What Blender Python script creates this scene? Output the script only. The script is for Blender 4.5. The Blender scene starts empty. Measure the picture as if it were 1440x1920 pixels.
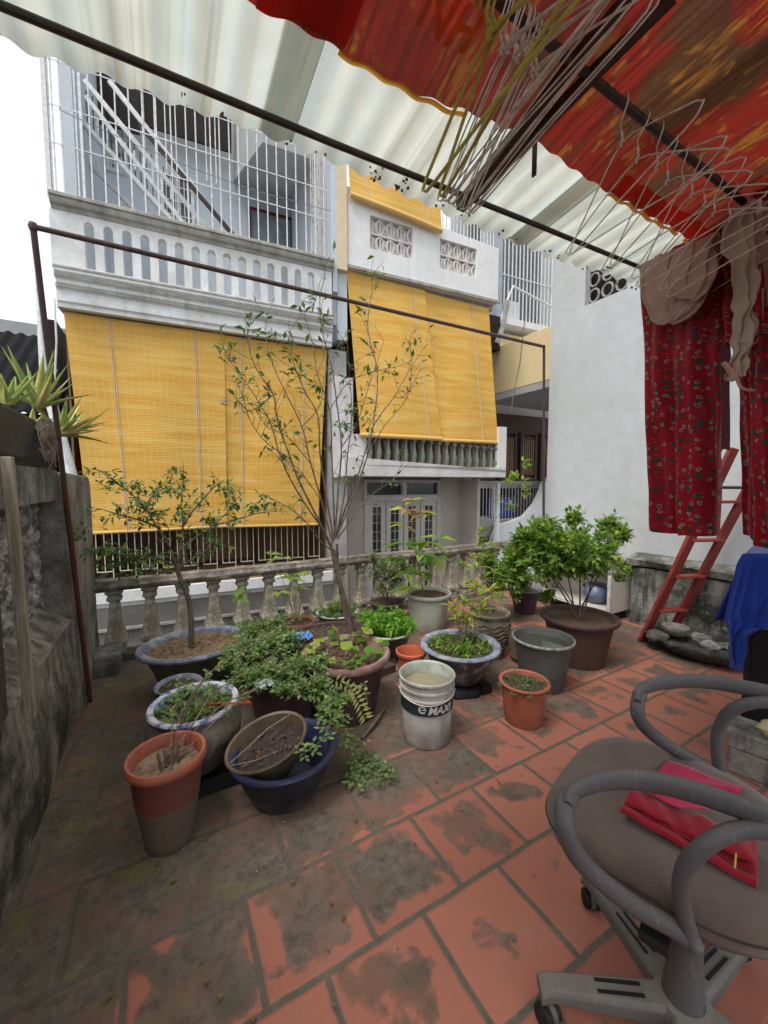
import bpy, bmesh, math, random
from mathutils import Vector, Matrix, noise as mnoise
R = math.radians
random.seed(7)
SC = bpy.context.scene
COL = SC.collection

# ------------------------------------------------------------------ camera
FPX = 740.0; CAMH = 1.40; PITCH = R(4.0); YAW = R(29.3)
cam_d = bpy.data.cameras.new('camera'); cam = bpy.data.objects.new('camera', cam_d); COL.objects.link(cam)
cam.location = (0, 0, CAMH); cam.rotation_euler = (R(90) - PITCH, 0, -YAW)
cam_d.sensor_fit = 'VERTICAL'; cam_d.sensor_height = 36; cam_d.lens = FPX / 1920 * 36
cam_d.clip_start = 0.02; cam_d.clip_end = 2000
SC.camera = cam
# ------------------------------------------------------------------ sky and sun (overcast)
SUN_EL = R(62); SUN_AZ = R(-115)      # azimuth clockwise from +Y
w = bpy.data.worlds.new('World'); SC.world = w; w.use_nodes = True
nt = w.node_tree; nt.nodes.clear()
sky = nt.nodes.new('ShaderNodeTexSky'); sky.sky_type = 'NISHITA'; sky.sun_disc = False
sky.sun_elevation = SUN_EL; sky.sun_rotation = SUN_AZ; sky.dust_density = 4; sky.air_density = 1.0
mixw = nt.nodes.new('ShaderNodeMix'); mixw.data_type = 'RGBA'; mixw.inputs[0].default_value = 0.80
mixw.inputs[7].default_value = (8.7, 9.4, 9.7, 1)
bg = nt.nodes.new('ShaderNodeBackground'); bg.inputs[1].default_value = 0.075
wo = nt.nodes.new('ShaderNodeOutputWorld')
nt.links.new(sky.outputs[0], mixw.inputs[6]); nt.links.new(mixw.outputs[2], bg.inputs[0]); nt.links.new(bg.outputs[0], wo.inputs[0])
sd = bpy.data.lights.new('sun', 'SUN'); sd.energy = 1.5; sd.angle = R(30); sd.color = (1, .965, .92)
sun = bpy.data.objects.new('sun', sd); COL.objects.link(sun)
sv = Vector((math.sin(SUN_AZ) * math.cos(SUN_EL), math.cos(SUN_AZ) * math.cos(SUN_EL), math.sin(SUN_EL)))
sun.rotation_euler = sv.to_track_quat('Z', 'Y').to_euler(); sun.location = (3, 6, 9)
SC.view_settings.view_transform = 'Standard'; SC.view_settings.look = 'None'
SC.view_settings.exposure = 1.0; SC.view_settings.gamma = 1
SC.render.engine = 'CYCLES'; SC.cycles.use_denoising = True
SC.cycles.max_bounces = 8; SC.cycles.diffuse_bounces = 5; SC.cycles.transmission_bounces = 4
SC.cycles.transparent_max_bounces = 8; SC.cycles.caustics_reflective = False; SC.cycles.caustics_refractive = False

# ------------------------------------------------------------------ survey: photo pixel -> point in the place
FW = Vector((math.sin(YAW) * math.cos(PITCH), math.cos(YAW) * math.cos(PITCH), -math.sin(PITCH)))
RT = Vector((math.cos(YAW), -math.sin(YAW), 0)); UP = RT.cross(FW); EYE = Vector((0, 0, CAMH))
def ray(px, py): return FW + RT * ((px - 720) / FPX) + UP * ((960 - py) / FPX)
def atZ(px, py, z=0.0): d = ray(px, py); return EYE + d * ((z - CAMH) / d.z)
def atY(px, py, Y): d = ray(px, py); return EYE + d * (Y / d.y)
def atX(px, py, X): d = ray(px, py); return EYE + d * (X / d.x)
def atW(px, py, W): return EYE + ray(px, py) * W

# ------------------------------------------------------------------ mesh helper
class MB:
    def __init__(s): s.v = []; s.f = []; s.uv = {}
    def add(s, vs, fs):
        b = len(s.v); s.v += [Vector(p) for p in vs]; s.f += [tuple(b + i for i in f) for f in fs]
    def box(s, a, b):
        x0, y0, z0 = [min(a[i], b[i]) for i in range(3)]; x1, y1, z1 = [max(a[i], b[i]) for i in range(3)]
        s.hexa([(x0,y0,z0),(x1,y0,z0),(x1,y1,z0),(x0,y1,z0),(x0,y0,z1),(x1,y0,z1),(x1,y1,z1),(x0,y1,z1)])
    def hexa(s, p): s.add(p, [(0,3,2,1),(4,5,6,7),(0,1,5,4),(1,2,6,5),(2,3,7,6),(3,0,4,7)])
    def obox(s, c, X, Y, Z):   # oriented box: centre and half-axis vectors
        c, X, Y, Z = Vector(c), Vector(X), Vector(Y), Vector(Z)
        s.hexa([c-X-Y-Z, c+X-Y-Z, c+X+Y-Z, c-X+Y-Z, c-X-Y+Z, c+X-Y+Z, c+X+Y+Z, c-X+Y+Z])
    def bar(s, a, b, wd, dp=None, upv=(0, 0, 1)):
        a, b = Vector(a), Vector(b); d = (b - a); L = d.length; d.normalize()
        u = Vector(upv); 
        if abs(u.dot(d)) > .98: u = Vector((1, 0, 0))
        sX = d.cross(u).normalized(); sY = sX.cross(d)
        s.obox((a + b) / 2, sX * wd / 2, sY * (dp or wd) / 2, d * L / 2)
    def tube(s, pts, rad, n=8, closed=False, cap=True, ry=None):
        pts = [Vector(p) for p in pts]; N = len(pts)
        if not hasattr(rad, '__len__'): rad = [rad] * N
        ring = []; prev = None
        for i, p in enumerate(pts):
            if closed: t = pts[(i+1) % N] - pts[i-1]
            else: t = pts[min(i+1, N-1)] - pts[max(i-1, 0)]
            if t.length < 1e-9: t = Vector((0, 0, 1))
            t.normalize()
            if prev is None:
                a = Vector((0, 0, 1)) if abs(t.z) < .9 else Vector((1, 0, 0))
                nx = (a - t * a.dot(t)).normalized()
            else:
                nx = prev - t * prev.dot(t)
                nx = nx.normalized() if nx.length > 1e-6 else Vector((1, 0, 0))
            prev = nx; by = t.cross(nx); k = (ry or 1)
            ring.append([p + nx * math.cos(2*math.pi*j/n) * rad[i] + by * math.sin(2*math.pi*j/n) * rad[i] * k for j in range(n)])
        vs = [q for r in ring for q in r]; fs = []
        for i in range(N if closed else N - 1):
            for j in range(n):
                fs.append((i*n+j, i*n+(j+1) % n, ((i+1) % N)*n+(j+1) % n, ((i+1) % N)*n+j))
        if cap and not closed:
            fs.append(tuple(range(n-1, -1, -1))); fs.append(tuple((N-1)*n+j for j in range(n)))
        s.add(vs, fs)
    def lathe(s, prof, c=(0, 0, 0), n=40, sx=1.0, sy=1.0, M=None, cap0=False, cap1=False, wob=0):
        c = Vector(c); vs = []; fs = []
        for (r, z) in prof:
            for j in range(n):
                a = 2*math.pi*j/n; k = 1 + wob * math.sin(3*a + z*20)
                p = Vector((r*k*math.cos(a)*sx, r*k*math.sin(a)*sy, z))
                if M: p = M @ p
                vs.append(c + p)
        m = len(prof)
        for i in range(m-1):
            for j in range(n): fs.append((i*n+j, i*n+(j+1) % n, (i+1)*n+(j+1) % n, (i+1)*n+j))
        if cap0: fs.append(tuple(range(n-1, -1, -1)))
        if cap1: fs.append(tuple((m-1)*n+j for j in range(n)))
        s.add(vs, fs)
    def sheet(s, fn, nu, nv, th=0.0, tv=None):
        """fn(u,v)->point ; optional thickness"""
        b = len(s.v); P = [[Vector(fn(i/nu, j/nv)) for i in range(nu+1)] for j in range(nv+1)]
        vs = [p for r in P for p in r]; fs = []; uvs = [(i/nu, j/nv) for j in range(nv+1) for i in range(nu+1)]
        for j in range(nv):
            for i in range(nu):
                a = j*(nu+1)+i; fs.append((a, a+1, a+nu+2, a+nu+1))
        if th:
            M = len(vs); off = []
            for j in range(nv+1):
                for i in range(nu+1):
                    du = P[j][min(i+1, nu)] - P[j][max(i-1, 0)]; dv = P[min(j+1, nv)][i] - P[max(j-1, 0)][i]
                    nn = du.cross(dv); nn = nn.normalized() if nn.length > 1e-12 else Vector((0,0,1)); off.append(P[j][i] - nn * th)
            vs += off; uvs += uvs[:]
            for f in list(fs): fs.append(tuple(M+q for q in reversed(f)))
            W = nu+1
            for i in range(nu):
                fs.append((i+1, i, M+i, M+i+1)); a = nv*W+i; fs.append((a, a+1, M+a+1, M+a))
            for j in range(nv):
                a = j*W; fs.append((a, a+W, M+a+W, M+a)); a = j*W+nu; fs.append((a+W, a, M+a, M+a+W))
        for k, q in enumerate(uvs): s.uv[b+k] = q
        s.add(vs, fs)
    def leaf(s, p, d, nrm, L, W, fold=.25, droop=.15):
        d = Vector(d).normalized(); nrm = Vector(nrm); sd_ = d.cross(nrm)
        if sd_.length < 1e-4: sd_ = d.cross(Vector((1, 0, .1)))
        sd_.normalize(); nn = sd_.cross(d)
        p = Vector(p); b = len(s.v)
        mid = p + d*L*.45 - nn*W*fold; tip = p + d*L - nn*L*droop
        s.v += [p, p + d*L*.42 + sd_*W*.5, tip, p + d*L*.42 - sd_*W*.5, mid]
        s.f += [(b, b+4, b+2, b+1), (b, b+3, b+2, b+4)]
    def build(s, name, mat, parent=None, smooth=False, loc=None, bevel=0, mats=None):
        o0 = parent.get('_o') if parent else None
        if parent is not None:
            org = Vector(ORG[parent.name])
        else: org = Vector(loc) if loc is not None else Vector((0, 0, 0))
        me = bpy.data.meshes.new(name)
        me.from_pydata([tuple(p - org) for p in s.v], [], s.f); me.update()
        if s.uv:
            ul = me.uv_layers.new(name='UVMap')
            for l in me.loops: ul.data[l.index].uv = s.uv.get(l.vertex_index, (0, 0))
        o = bpy.data.objects.new(name, me); COL.objects.link(o)
        me.materials.append(mat)
        if smooth:
            for p in me.polygons: p.use_smooth = True
            if smooth != 2:
                bm = bmesh.new(); bm.from_mesh(me)
                for e in bm.edges:
                    if len(e.link_faces) == 2 and e.calc_face_angle(0) > R(40): e.smooth = False
                bm.to_mesh(me); bm.free()
        if bevel:
            m = o.modifiers.new('bevel', 'BEVEL'); m.width = bevel; m.segments = 2; m.limit_method = 'ANGLE'; m.angle_limit = R(35)
        if parent is not None: o.parent = parent
        else: o.location = org
        ORG[o.name] = org
        return o
ORG = {}
def tag(o, label=None, cat=None, group=None, kind=None):
    if label: o['label'] = label
    if cat: o['category'] = cat
    if group: o['group'] = group
    if kind: o['kind'] = kind
    return o
def thing(name, label, cat, loc=(0, 0, 0), group=None):
    o = bpy.data.objects.new(name, None); COL.objects.link(o); o.location = loc; o.empty_display_size = .1
    ORG[o.name] = Vector(loc); return tag(o, label, cat, group)
def dup(root, loc, rot=(0, 0, 0), label=None, scale=None):
    r = root.copy(); COL.objects.link(r); r.location = loc; r.rotation_euler = rot
    if scale: r.scale = scale
    if label: r['label'] = label
    for ch in list(root.children):
        c = ch.copy(); COL.objects.link(c); c.parent = r
        for g in list(ch.children):
            d = g.copy(); COL.objects.link(d); d.parent = c
    return r

# ------------------------------------------------------------------ materials
class NT:
    def __init__(s, name, rough=.8, spec=.3):
        s.m = bpy.data.materials.new(name); s.m.use_nodes = True; s.t = s.m.node_tree
        s.b = s.t.nodes['Principled BSDF']; s.b.inputs['Roughness'].default_value = rough
        s.b.inputs['Specular IOR Level'].default_value = spec; s._co = None
    def n(s, t, **k):
        x = s.t.nodes.new(t)
        for a, b in k.items(): setattr(x, a, b)
        return x
    def L(s, a, b): s.t.links.new(a, b)
    def val(s, inp, v):
        if isinstance(v, (int, float)): inp.default_value = v
        elif isinstance(v, tuple): inp.default_value = v if len(v) == 4 else (*v, 1)
        else: s.L(v, inp)
    def co(s, kind='Object', scale=None):
        tc = s.n('ShaderNodeTexCoord'); o = tc.outputs[kind]
        if scale:
            mp = s.n('ShaderNodeMapping'); mp.inputs['Scale'].default_value = scale; s.L(o, mp.inputs[0]); o = mp.outputs[0]
        return o
    def noise(s, scale, detail=4, rough=.6, vec=None, dist=0):
        x = s.n('ShaderNodeTexNoise'); x.inputs['Scale'].default_value = scale; x.inputs['Detail'].default_value = detail
        x.inputs['Roughness'].default_value = rough; x.inputs['Distortion'].default_value = dist
        s.L(vec if vec is not None else s.co(), x.inputs['Vector']); return x.outputs['Fac']
    def ramp(s, fac, stops, interp='LINEAR'):
        x = s.n('ShaderNodeValToRGB'); x.color_ramp.interpolation = interp; e = x.color_ramp.elements
        while len(e) > len(stops): e.remove(e[-1])
        while len(e) < len(stops): e.new(.5)
        for q, (p, c) in zip(e, stops):
            q.position = p; q.color = (c, c, c, 1) if isinstance(c, (int, float)) else (*c, 1)
        s.L(fac, x.inputs[0]); return x.outputs[0]
    def mix(s, f, a, b, mode='MIX'):
        x = s.n('ShaderNodeMix', data_type='RGBA', blend_type=mode); s.val(x.inputs[0], f); s.val(x.inputs[6], a); s.val(x.inputs[7], b); return x.outputs[2]
    def math(s, op, a, b=0.0, c=0.0, clamp=False):
        x = s.n('ShaderNodeMath', operation=op, use_clamp=clamp); s.val(x.inputs[0], a); s.val(x.inputs[1], b)
        s.val(x.inputs[2], c); return x.outputs[0]
    def sep(s, v): x = s.n('ShaderNodeSeparateXYZ'); s.L(v, x.inputs[0]); return x.outputs
    def color(s, c): s.val(s.b.inputs['Base Color'], c)
    def bump(s, h, strength=.4, dist=.01):
        x = s.n('ShaderNodeBump'); x.inputs['Strength'].default_value = strength; x.inputs['Distance'].default_value = dist
        s.L(h, x.inputs['Height']); s.L(x.outputs[0], s.b.inputs['Normal'])
def plaster(name, base, stain, amt=.5, scale=2.2, rough=.85, streak=True, bumpd=.006, fine=30):
    """painted wall with soft stains, fine grain, vertical runs"""
    k = NT(name, rough); n1 = k.noise(scale, 8, .68)
    f = k.ramp(n1, [(.5 - .12*amt - .04, 0), (.5 + .22, 1)])
    if streak:
        n2 = k.noise(1, 6, .65, vec=k.co(scale=(9, 9, .9))); f2 = k.ramp(n2, [(.48, 0), (.72, .9)])
        f = k.math('MAXIMUM', f, f2)
    f = k.math('MULTIPLY', f, amt)
    c = k.mix(f, base, stain)
    n3 = k.noise(fine, 5, .7); c = k.mix(k.math('MULTIPLY', k.ramp(n3, [(.35, 1), (.6, 0)]), .22), c, tuple(x*.55 for x in base))
    k.color(c); k.bump(k.math('ADD', n3, k.noise(fine*4, 3)), .5, bumpd); return k.m
def simple(name, c, c2=None, scale=12, rough=.6, spec=.3, bumpd=.002, metal=0, lo=.38, hi=.66, streak=None, fine=80):
    k = NT(name, rough, spec); k.b.inputs['Metallic'].default_value = metal
    n1 = k.noise(scale, 7, .65, vec=k.co(scale=streak) if streak else None)
    k.color(k.mix(k.ramp(n1, [(lo, 0), (hi, 1)]), c, c2 or tuple(x*.7 for x in c)))
    if bumpd: k.bump(k.noise(fine, 4), .4, bumpd)
    return k.m
def glow(name, c, c2, tr=.6):
    k = NT(name, .5, .3); c = k.mix(k.noise(7, 4), c, c2); k.color(c); tb = k.n('ShaderNodeBsdfTranslucent'); k.L(c, tb.inputs[0]); ms = k.n('ShaderNodeMixShader'); ms.inputs[0].default_value = tr
    k.L(k.b.outputs[0], ms.inputs[1]); k.L(tb.outputs[0], ms.inputs[2]); k.L(ms.outputs[0], k.t.nodes['Material Output'].inputs[0]); return k.m
def leafmat(name, c1, c2, c3=None, rough=.45, trans=.35, p3=.15):
    k = NT(name, rough, .4); g = k.n('ShaderNodeNewGeometry'); r = g.outputs['Random Per Island']
    st = [(0, c1), (.5, tuple((a+b)/2 for a, b in zip(c1, c2))), (1 - p3, c2)]
    if c3: st.append((1 - p3 + .01, c3))
    c = k.ramp(r, st); c = k.mix(.25, c, k.mix(k.noise(6, 3), tuple(x*.5 for x in c1), c2), 'MIX')
    k.color(c); tb = k.n('ShaderNodeBsdfTranslucent'); k.L(k.mix(1.0, c, (1.3, 1.35, .7), 'MULTIPLY'), tb.inputs[0])
    ms = k.n('ShaderNodeMixShader'); ms.inputs[0].default_value = trans; out = k.t.nodes['Material Output']
    k.L(k.b.outputs[0], ms.inputs[1]); k.L(tb.outputs[0], ms.inputs[2]); k.L(ms.outputs[0], out.inputs[0]); return k.m
def fabric(name, c, c2, wscale=300, rough=.9, fn=None, trans=0):
    k = NT(name, rough, .15); k.b.inputs['Sheen Weight'].default_value = .25
    col = k.mix(k.ramp(k.noise(5, 6, .7), [(.35, 0), (.7, 1)]), c, c2)
    col = fn(k, col) if fn else col
    k.color(col); k.bump(k.noise(wscale, 2), .4, .0015)
    if trans:
        tb = k.n('ShaderNodeBsdfTranslucent'); k.L(col, tb.inputs[0]); ms = k.n('ShaderNodeMixShader'); ms.inputs[0].default_value = trans
        k.L(k.b.outputs[0], ms.inputs[1]); k.L(tb.outputs[0], ms.inputs[2]); k.L(ms.outputs[0], k.t.nodes['Material Output'].inputs[0])
    return k.m
M = {}
M['h1'] = plaster('pale blue plaster', (.60, .645, .70), (.40, .40, .40), .35)
M['h1w'] = plaster('dirty white paint', (.84, .84, .85), (.34, .30, .24), .55, 3)
M['h1grime'] = plaster('grimy moulding', (.50, .48, .44), (.13, .115, .09), .8, 5)
M['h2w'] = plaster('white parapet paint', (.86, .85, .86), (.52, .48, .42), .45, 2)
M['h2b'] = plaster('old cream plaster', (.66, .58, .53), (.36, .30, .26), .5, 2)
M['h2slab'] = plaster('stained white slab', (.74, .70, .71), (.30, .26, .24), .5, 3)
M['grey'] = plaster('grey weathered plaster', (.44, .42, .41), (.17, .155, .14), .8, 4)
M['lat'] = plaster('lattice concrete', (.82, .78, .76), (.50, .36, .33), .6, 12)
M['beige'] = plaster('beige pilaster', (.78, .62, .42), (.45, .38, .3), .4, 4)
M['yel'] = plaster('pale yellow paint', (.84, .66, .36), (.60, .46, .28), .3, 2)
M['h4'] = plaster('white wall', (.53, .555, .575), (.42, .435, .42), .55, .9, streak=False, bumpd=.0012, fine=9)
M['soffit'] = plaster('soffit grey', (.42, .42, .42), (.25, .24, .22), .5)
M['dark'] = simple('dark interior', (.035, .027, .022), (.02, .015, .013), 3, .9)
M['brownin'] = simple('brown interior wall', (.26, .16, .085), (.15, .09, .045), 3, .9)
M['wood'] = simple('dark brown wood', (.075, .038, .028), (.035, .018, .014), 8, .5, streak=(20, 20, 2))
M['woodyel'] = simple('yellow glass panes', (.34, .21, .09), (.2, .11, .05), 6, .35)
M['glass'] = simple('dark window glass', (.03, .033, .036), (.06, .065, .07), 3, .12, .6, 0)
M['glassl'] = simple('pale window glass', (.28, .33, .36), (.17, .2, .22), 2, .2, .6, 0)
M['wht'] = simple('white painted metal', (.80, .81, .83), (.58, .57, .55), 20, .45)
M['rustbar'] = simple('rusty white bar', (.66, .63, .60), (.30, .17, .1), 14, .6, lo=.5, hi=.7)
M['cream'] = simple('cream painted metal', (.80, .76, .62), (.60, .52, .36), 18, .5)
M['pipe'] = simple('brown rusty pipe', (.10, .055, .05), (.05, .035, .032), 20, .55, metal=.2)
M['redpipe'] = simple('dark red pipe', (.15, .035, .035), (.05, .03, .025), 14, .5)
M['steel'] = simple('dark steel', (.035, .032, .032), (.075, .045, .03), 25, .5, metal=.3)
M['darkroof'] = simple('dark roof sheet', (.016, .015, .018), (.010, .010, .012), 4, .9, .1)
M['oldwood'] = simple('weathered wood', (.36, .31, .22), (.16, .14, .10), 7, .9, streak=(14, 14, 1.2), bumpd=.006, fine=30)
M['board'] = simple('dark brown board', (.085, .06, .048), (.045, .034, .03), 6, .8, streak=(1, 6, 14), bumpd=.004)
M['bark'] = simple('grey brown bark', (.20, .15, .115), (.085, .06, .045), 18, .9, bumpd=.006, fine=50)
M['twig'] = simple('thin twig bark', (.21, .145, .10), (.10, .065, .05), 18, .9)
M['stemg'] = simple('green stem', (.10, .13, .045), (.16, .12, .06), 12, .7)
def soil():
    k = NT('soil with litter', .95); n = k.noise(90, 4, .7); v = k.n('ShaderNodeTexVoronoi'); v.inputs['Scale'].default_value = 70; k.L(k.co(), v.inputs[0])
    k.color(k.mix(k.ramp(n, [(.4, 0), (.62, 1)]), (.055, .04, .028), (.17, .12, .08))); k.bump(k.math('ADD', n, v.outputs[0]), .9, .02); return k.m
M['soil'] = soil()
M['mulch'] = simple('dry mulch', (.34, .23, .14), (.12, .075, .045), 40, .95, bumpd=.02)
M['water'] = simple('dark water', (.05, .06, .045), (.035, .04, .032), 4, .08, .6, .001, fine=8)

def floor_mat():
    k = NT('terracotta floor tiles', .85, .15); co = k.co('Object'); s = k.sep(co)
    wob = k.math('MULTIPLY', k.math('SUBTRACT', k.noise(7, 3), .5), .014)
    T = .335
    y = k.math('DIVIDE', k.math('SUBTRACT', k.math('ADD', s[1], wob), .985), T)
    row = k.math('FLOOR', y); v = k.math('SUBTRACT', y, row)
    x = k.math('DIVIDE', k.math('SUBTRACT', k.math('ADD', s[0], wob), .53 - .1675*0), T)
    odd = k.math('MULTIPLY', k.math('PINGPONG', row, 1), .5)
    x = k.math('ADD', x, odd); colx = k.math('FLOOR', x); u = k.math('SUBTRACT', x, colx)
    eu = k.math('MINIMUM', u, k.math('SUBTRACT', 1, u)); ev = k.math('MINIMUM', v, k.math('SUBTRACT', 1, v))
    e = k.math('MINIMUM', eu, ev)
    grout = k.ramp(e, [(.020, 1), (.034, 0)])
    # per tile random
    cm = k.n('ShaderNodeCombineXYZ'); k.L(colx, cm.inputs[0]); k.L(row, cm.inputs[1])
    wn = k.n('ShaderNodeTexWhiteNoise', noise_dimensions='3D'); k.L(cm.outputs[0], wn.inputs[0]); rnd = wn.outputs[0]
    tile = k.mix(rnd, (.43, .160, .108), (.33, .118, .082))
    tile = k.mix(k.ramp(k.noise(14, 6, .7), [(.42, 0), (.75, .5)]), tile, (.30, .16, .12))
    # grime: cleanest close to the chair, dark and mossy towards the left wall and the pots
    big = k.noise(2.6, 3, .5); med = k.noise(6.5, 5, .55, dist=.3)
    gx = k.math('MINIMUM', k.math('MAXIMUM', k.math('MULTIPLY', k.math('SUBTRACT', .80, s[0]), .20), -.16), .12)
    gy = k.math('MAXIMUM', k.math('MULTIPLY', k.math('SUBTRACT', s[1], 1.02), .34), -.16)
    g = k.math('ADD', gx, k.math('MINIMUM', gy, .24))
    d = k.math('ADD', k.math('ADD', g, k.math('MULTIPLY', med, .75)), k.math('MULTIPLY', big, .55))
    d = k.math('ADD', d, k.math('MULTIPLY', k.math('SUBTRACT', rnd, .5), .22))
    d = k.math('ADD', d, k.math('MULTIPLY', k.math('MINIMUM', e, .30), .80))
    dirt = k.ramp(d, [(.78, 0), (.795, .45), (.835, .86), (.97, .96)])
    grime = k.mix(k.ramp(k.noise(22, 8, .75), [(.36, 0), (.66, 1)]), (.068, .062, .050), (.20, .165, .13))
    grime = k.mix(k.ramp(k.noise(130, 5, .8), [(.52, 0), (.66, .5)]), grime, (.21, .18, .14))
    grime = k.mix(k.ramp(k.noise(5.5, 6, .7), [(.50, 0), (.64, .55)]), grime, (.062, .068, .030))
    grime = k.mix(k.ramp(k.noise(3.4, 4, .6), [(.48, 0), (.64, .7)]), grime, (.235, .115, .08))
    c = k.mix(dirt, tile, grime)
    moss = k.math('MULTIPLY', k.ramp(k.noise(4.2, 6, .7), [(.54, 0), (.64, 1)]), k.ramp(s[0], [(.0, 1), (.55, 0)]))
    c = k.mix(k.math('MULTIPLY', moss, .6), c, (.16, .165, .03))
    gc = k.mix(k.noise(40, 4), (.075, .065, .052), (.18, .155, .12))
    c = k.mix(grout, c, gc)
    c = k.mix(k.ramp(k.noise(3.1, 8, .75, dist=.6), [(.56, 0), (.70, .35)]), c, (.34, .22, .17)); dust = k.ramp(k.noise(60, 6, .8), [(.56, 0), (.78, .5)]); c = k.mix(dust, c, (.30, .25, .20))
    k.color(c)
    k.val(k.b.inputs['Roughness'], k.ramp(k.noise(5, 5), [(.35, .74), (.65, .95)]))
    h = k.math('ADD', k.math('MULTIPLY', k.ramp(e, [(.02, 0), (.05, 1)]), 1.0), k.math('MULTIPLY', k.noise(55, 6, .7), .35)); k.bump(h, .6, .006)
    return k.m
M['floor'] = floor_mat()

def mossy(name, base=(.40, .335, .285), dark=(.065, .058, .047), green=(.055, .07, .03), white=(.45, .44, .41), wamt=.5, scale=3.0):
    k = NT(name, .95); n1 = k.noise(scale, 9, .72); n2 = k.noise(1, 7, .7, vec=k.co(scale=(11, 11, 1.4)))
    c = k.mix(k.ramp(n1, [(.40, 0), (.60, 1)]), base, dark)
    c = k.mix(k.ramp(n2, [(.5, 0), (.64, .8)]), c, tuple(x*.8 for x in dark))
    c = k.mix(k.ramp(k.noise(scale*2.1, 8, .7), [(.56, 0), (.68, .8)]), c, green)
    c = k.mix(k.ramp(k.noise(scale*2.9, 8, .75), [(.58, 0), (.70, wamt)]), c, white)
    k.color(c); k.bump(k.math('ADD', n1, k.noise(38, 6, .7)), .9, .02); return k.m
M['mossy'] = mossy('mossy blackened concrete')
M['mossyg'] = mossy('grey pitted pier', (.37, .345, .315), (.12, .115, .105), (.08, .10, .075), wamt=.4)
M['ledge'] = mossy('stained lime ledge', (.40, .39, .365), (.07, .07, .055), (.09, .09, .04), (.62, .62, .6), .7, 2.2)
M['bal'] = mossy('old baluster cement', (.60, .54, .45), (.30, .26, .20), (.30, .29, .19), (.66, .63, .56), .5, 8)
M['rail'] = mossy('black stained rail', (.33, .285, .245), (.11, .09, .075), (.13, .115, .08), (.5, .46, .4), .6, 5)

def blind_mat():
    k = NT('yellow bamboo blind', .55, .35); co = k.co('UV'); s = k.sep(co)
    n1 = k.noise(1, 4, .7, vec=k.co('UV', (2.2, 130, 1))); n2 = k.noise(1, 3, .6, vec=k.co('UV', (1.2, 22, 1)))
    slat = k.math('PINGPONG', k.math('MULTIPLY', s[1], 130), .5)
    thr = k.math('PINGPONG', k.math('MULTIPLY', s[0], 22), .5)
    c = k.mix(k.ramp(n1, [(.3, 0), (.7, 1)]), (.86, .47, .065), (.93, .64, .19))
    c = k.mix(k.ramp(n2, [(.40, 0), (.62, .75)]), c, (.76, .36, .035))
    c = k.mix(k.ramp(k.noise(1, 5, .7, vec=k.co('UV', (1.0, 9, 1))), [(.5, 0), (.7, .5)]), c, (.93, .66, .22))
    c = k.mix(k.ramp(n1, [(.62, 0), (.74, .6)]), c, (.96, .80, .42)); c = k.mix(k.ramp(n1, [(.24, .6), (.36, 0)]), c, (.48, .22, .03))
    c = k.mix(k.ramp(slat, [(.0, .55), (.12, 0)]), c, (.40, .18, .02))
    c = k.mix(k.ramp(thr, [(.0, .5), (.07, 0)]), c, (.88, .66, .30))
    c = k.mix(k.ramp(k.noise(1.7, 5), [(.5, 0), (.8, .35)]), c, (.55, .26, .04))
    k.color(c); k.bump(k.math('ADD', slat, k.math('MULTIPLY', n1, .5)), .5, .006)
    tb = k.n('ShaderNodeBsdfTranslucent'); k.L(c, tb.inputs[0]); ms = k.n('ShaderNodeMixShader'); ms.inputs[0].default_value = .12
    k.L(k.b.outputs[0], ms.inputs[1]); k.L(tb.outputs[0], ms.inputs[2]); k.L(ms.outputs[0], k.t.nodes['Material Output'].inputs[0]); return k.m
M['blind'] = blind_mat()
M['cord'] = simple('pale blind cord', (.75, .66, .48), (.6, .5, .35), 20, .8)

def canopy_mat():
    k = NT('translucent corrugated plastic', .35, .4); s = k.co('Object')
    st = k.noise(1, 5, .65, vec=k.co('Object', (16, .5, 1))); n = k.noise(1, 5, .6, vec=k.co('Object', (40, 2, 1)))
    c = k.mix(k.ramp(st, [(.35, 0), (.65, 1)]), (.78, .81, .79), (.83, .81, .74))
    c = k.mix(k.ramp(n, [(.5, 0), (.72, .55)]), c, (.70, .79, .84))
    c = k.mix(k.ramp(k.noise(1, 6, .7, vec=k.co('Object', (22, 1.2, 1))), [(.62, 0), (.74, .5)]), c, (.48, .40, .24))
    c = k.mix(k.ramp(k.noise(9, 7, .75), [(.60, 0), (.75, .35)]), c, (.30, .27, .2))
    c = k.mix(k.ramp(k.noise(4, 5, .6), [(.40, 0), (.7, .5)]), c, (.62, .64, .60))
    c = k.mix(k.ramp(k.noise(1, 2, .5, vec=k.co('Object', (95, .7, 1))), [(.56, 0), (.66, .4)]), c, (.60, .58, .48))
    k.color(c); tb = k.n('ShaderNodeBsdfTranslucent'); k.L(c, tb.inputs[0]); ms = k.n('ShaderNodeMixShader'); ms.inputs[0].default_value = .74
    k.L(k.b.outputs[0], ms.inputs[1]); k.L(tb.outputs[0], ms.inputs[2]); k.L(ms.outputs[0], k.t.nodes['Material Output'].inputs[0]); return k.m
M['canopy'] = canopy_mat()
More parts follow.
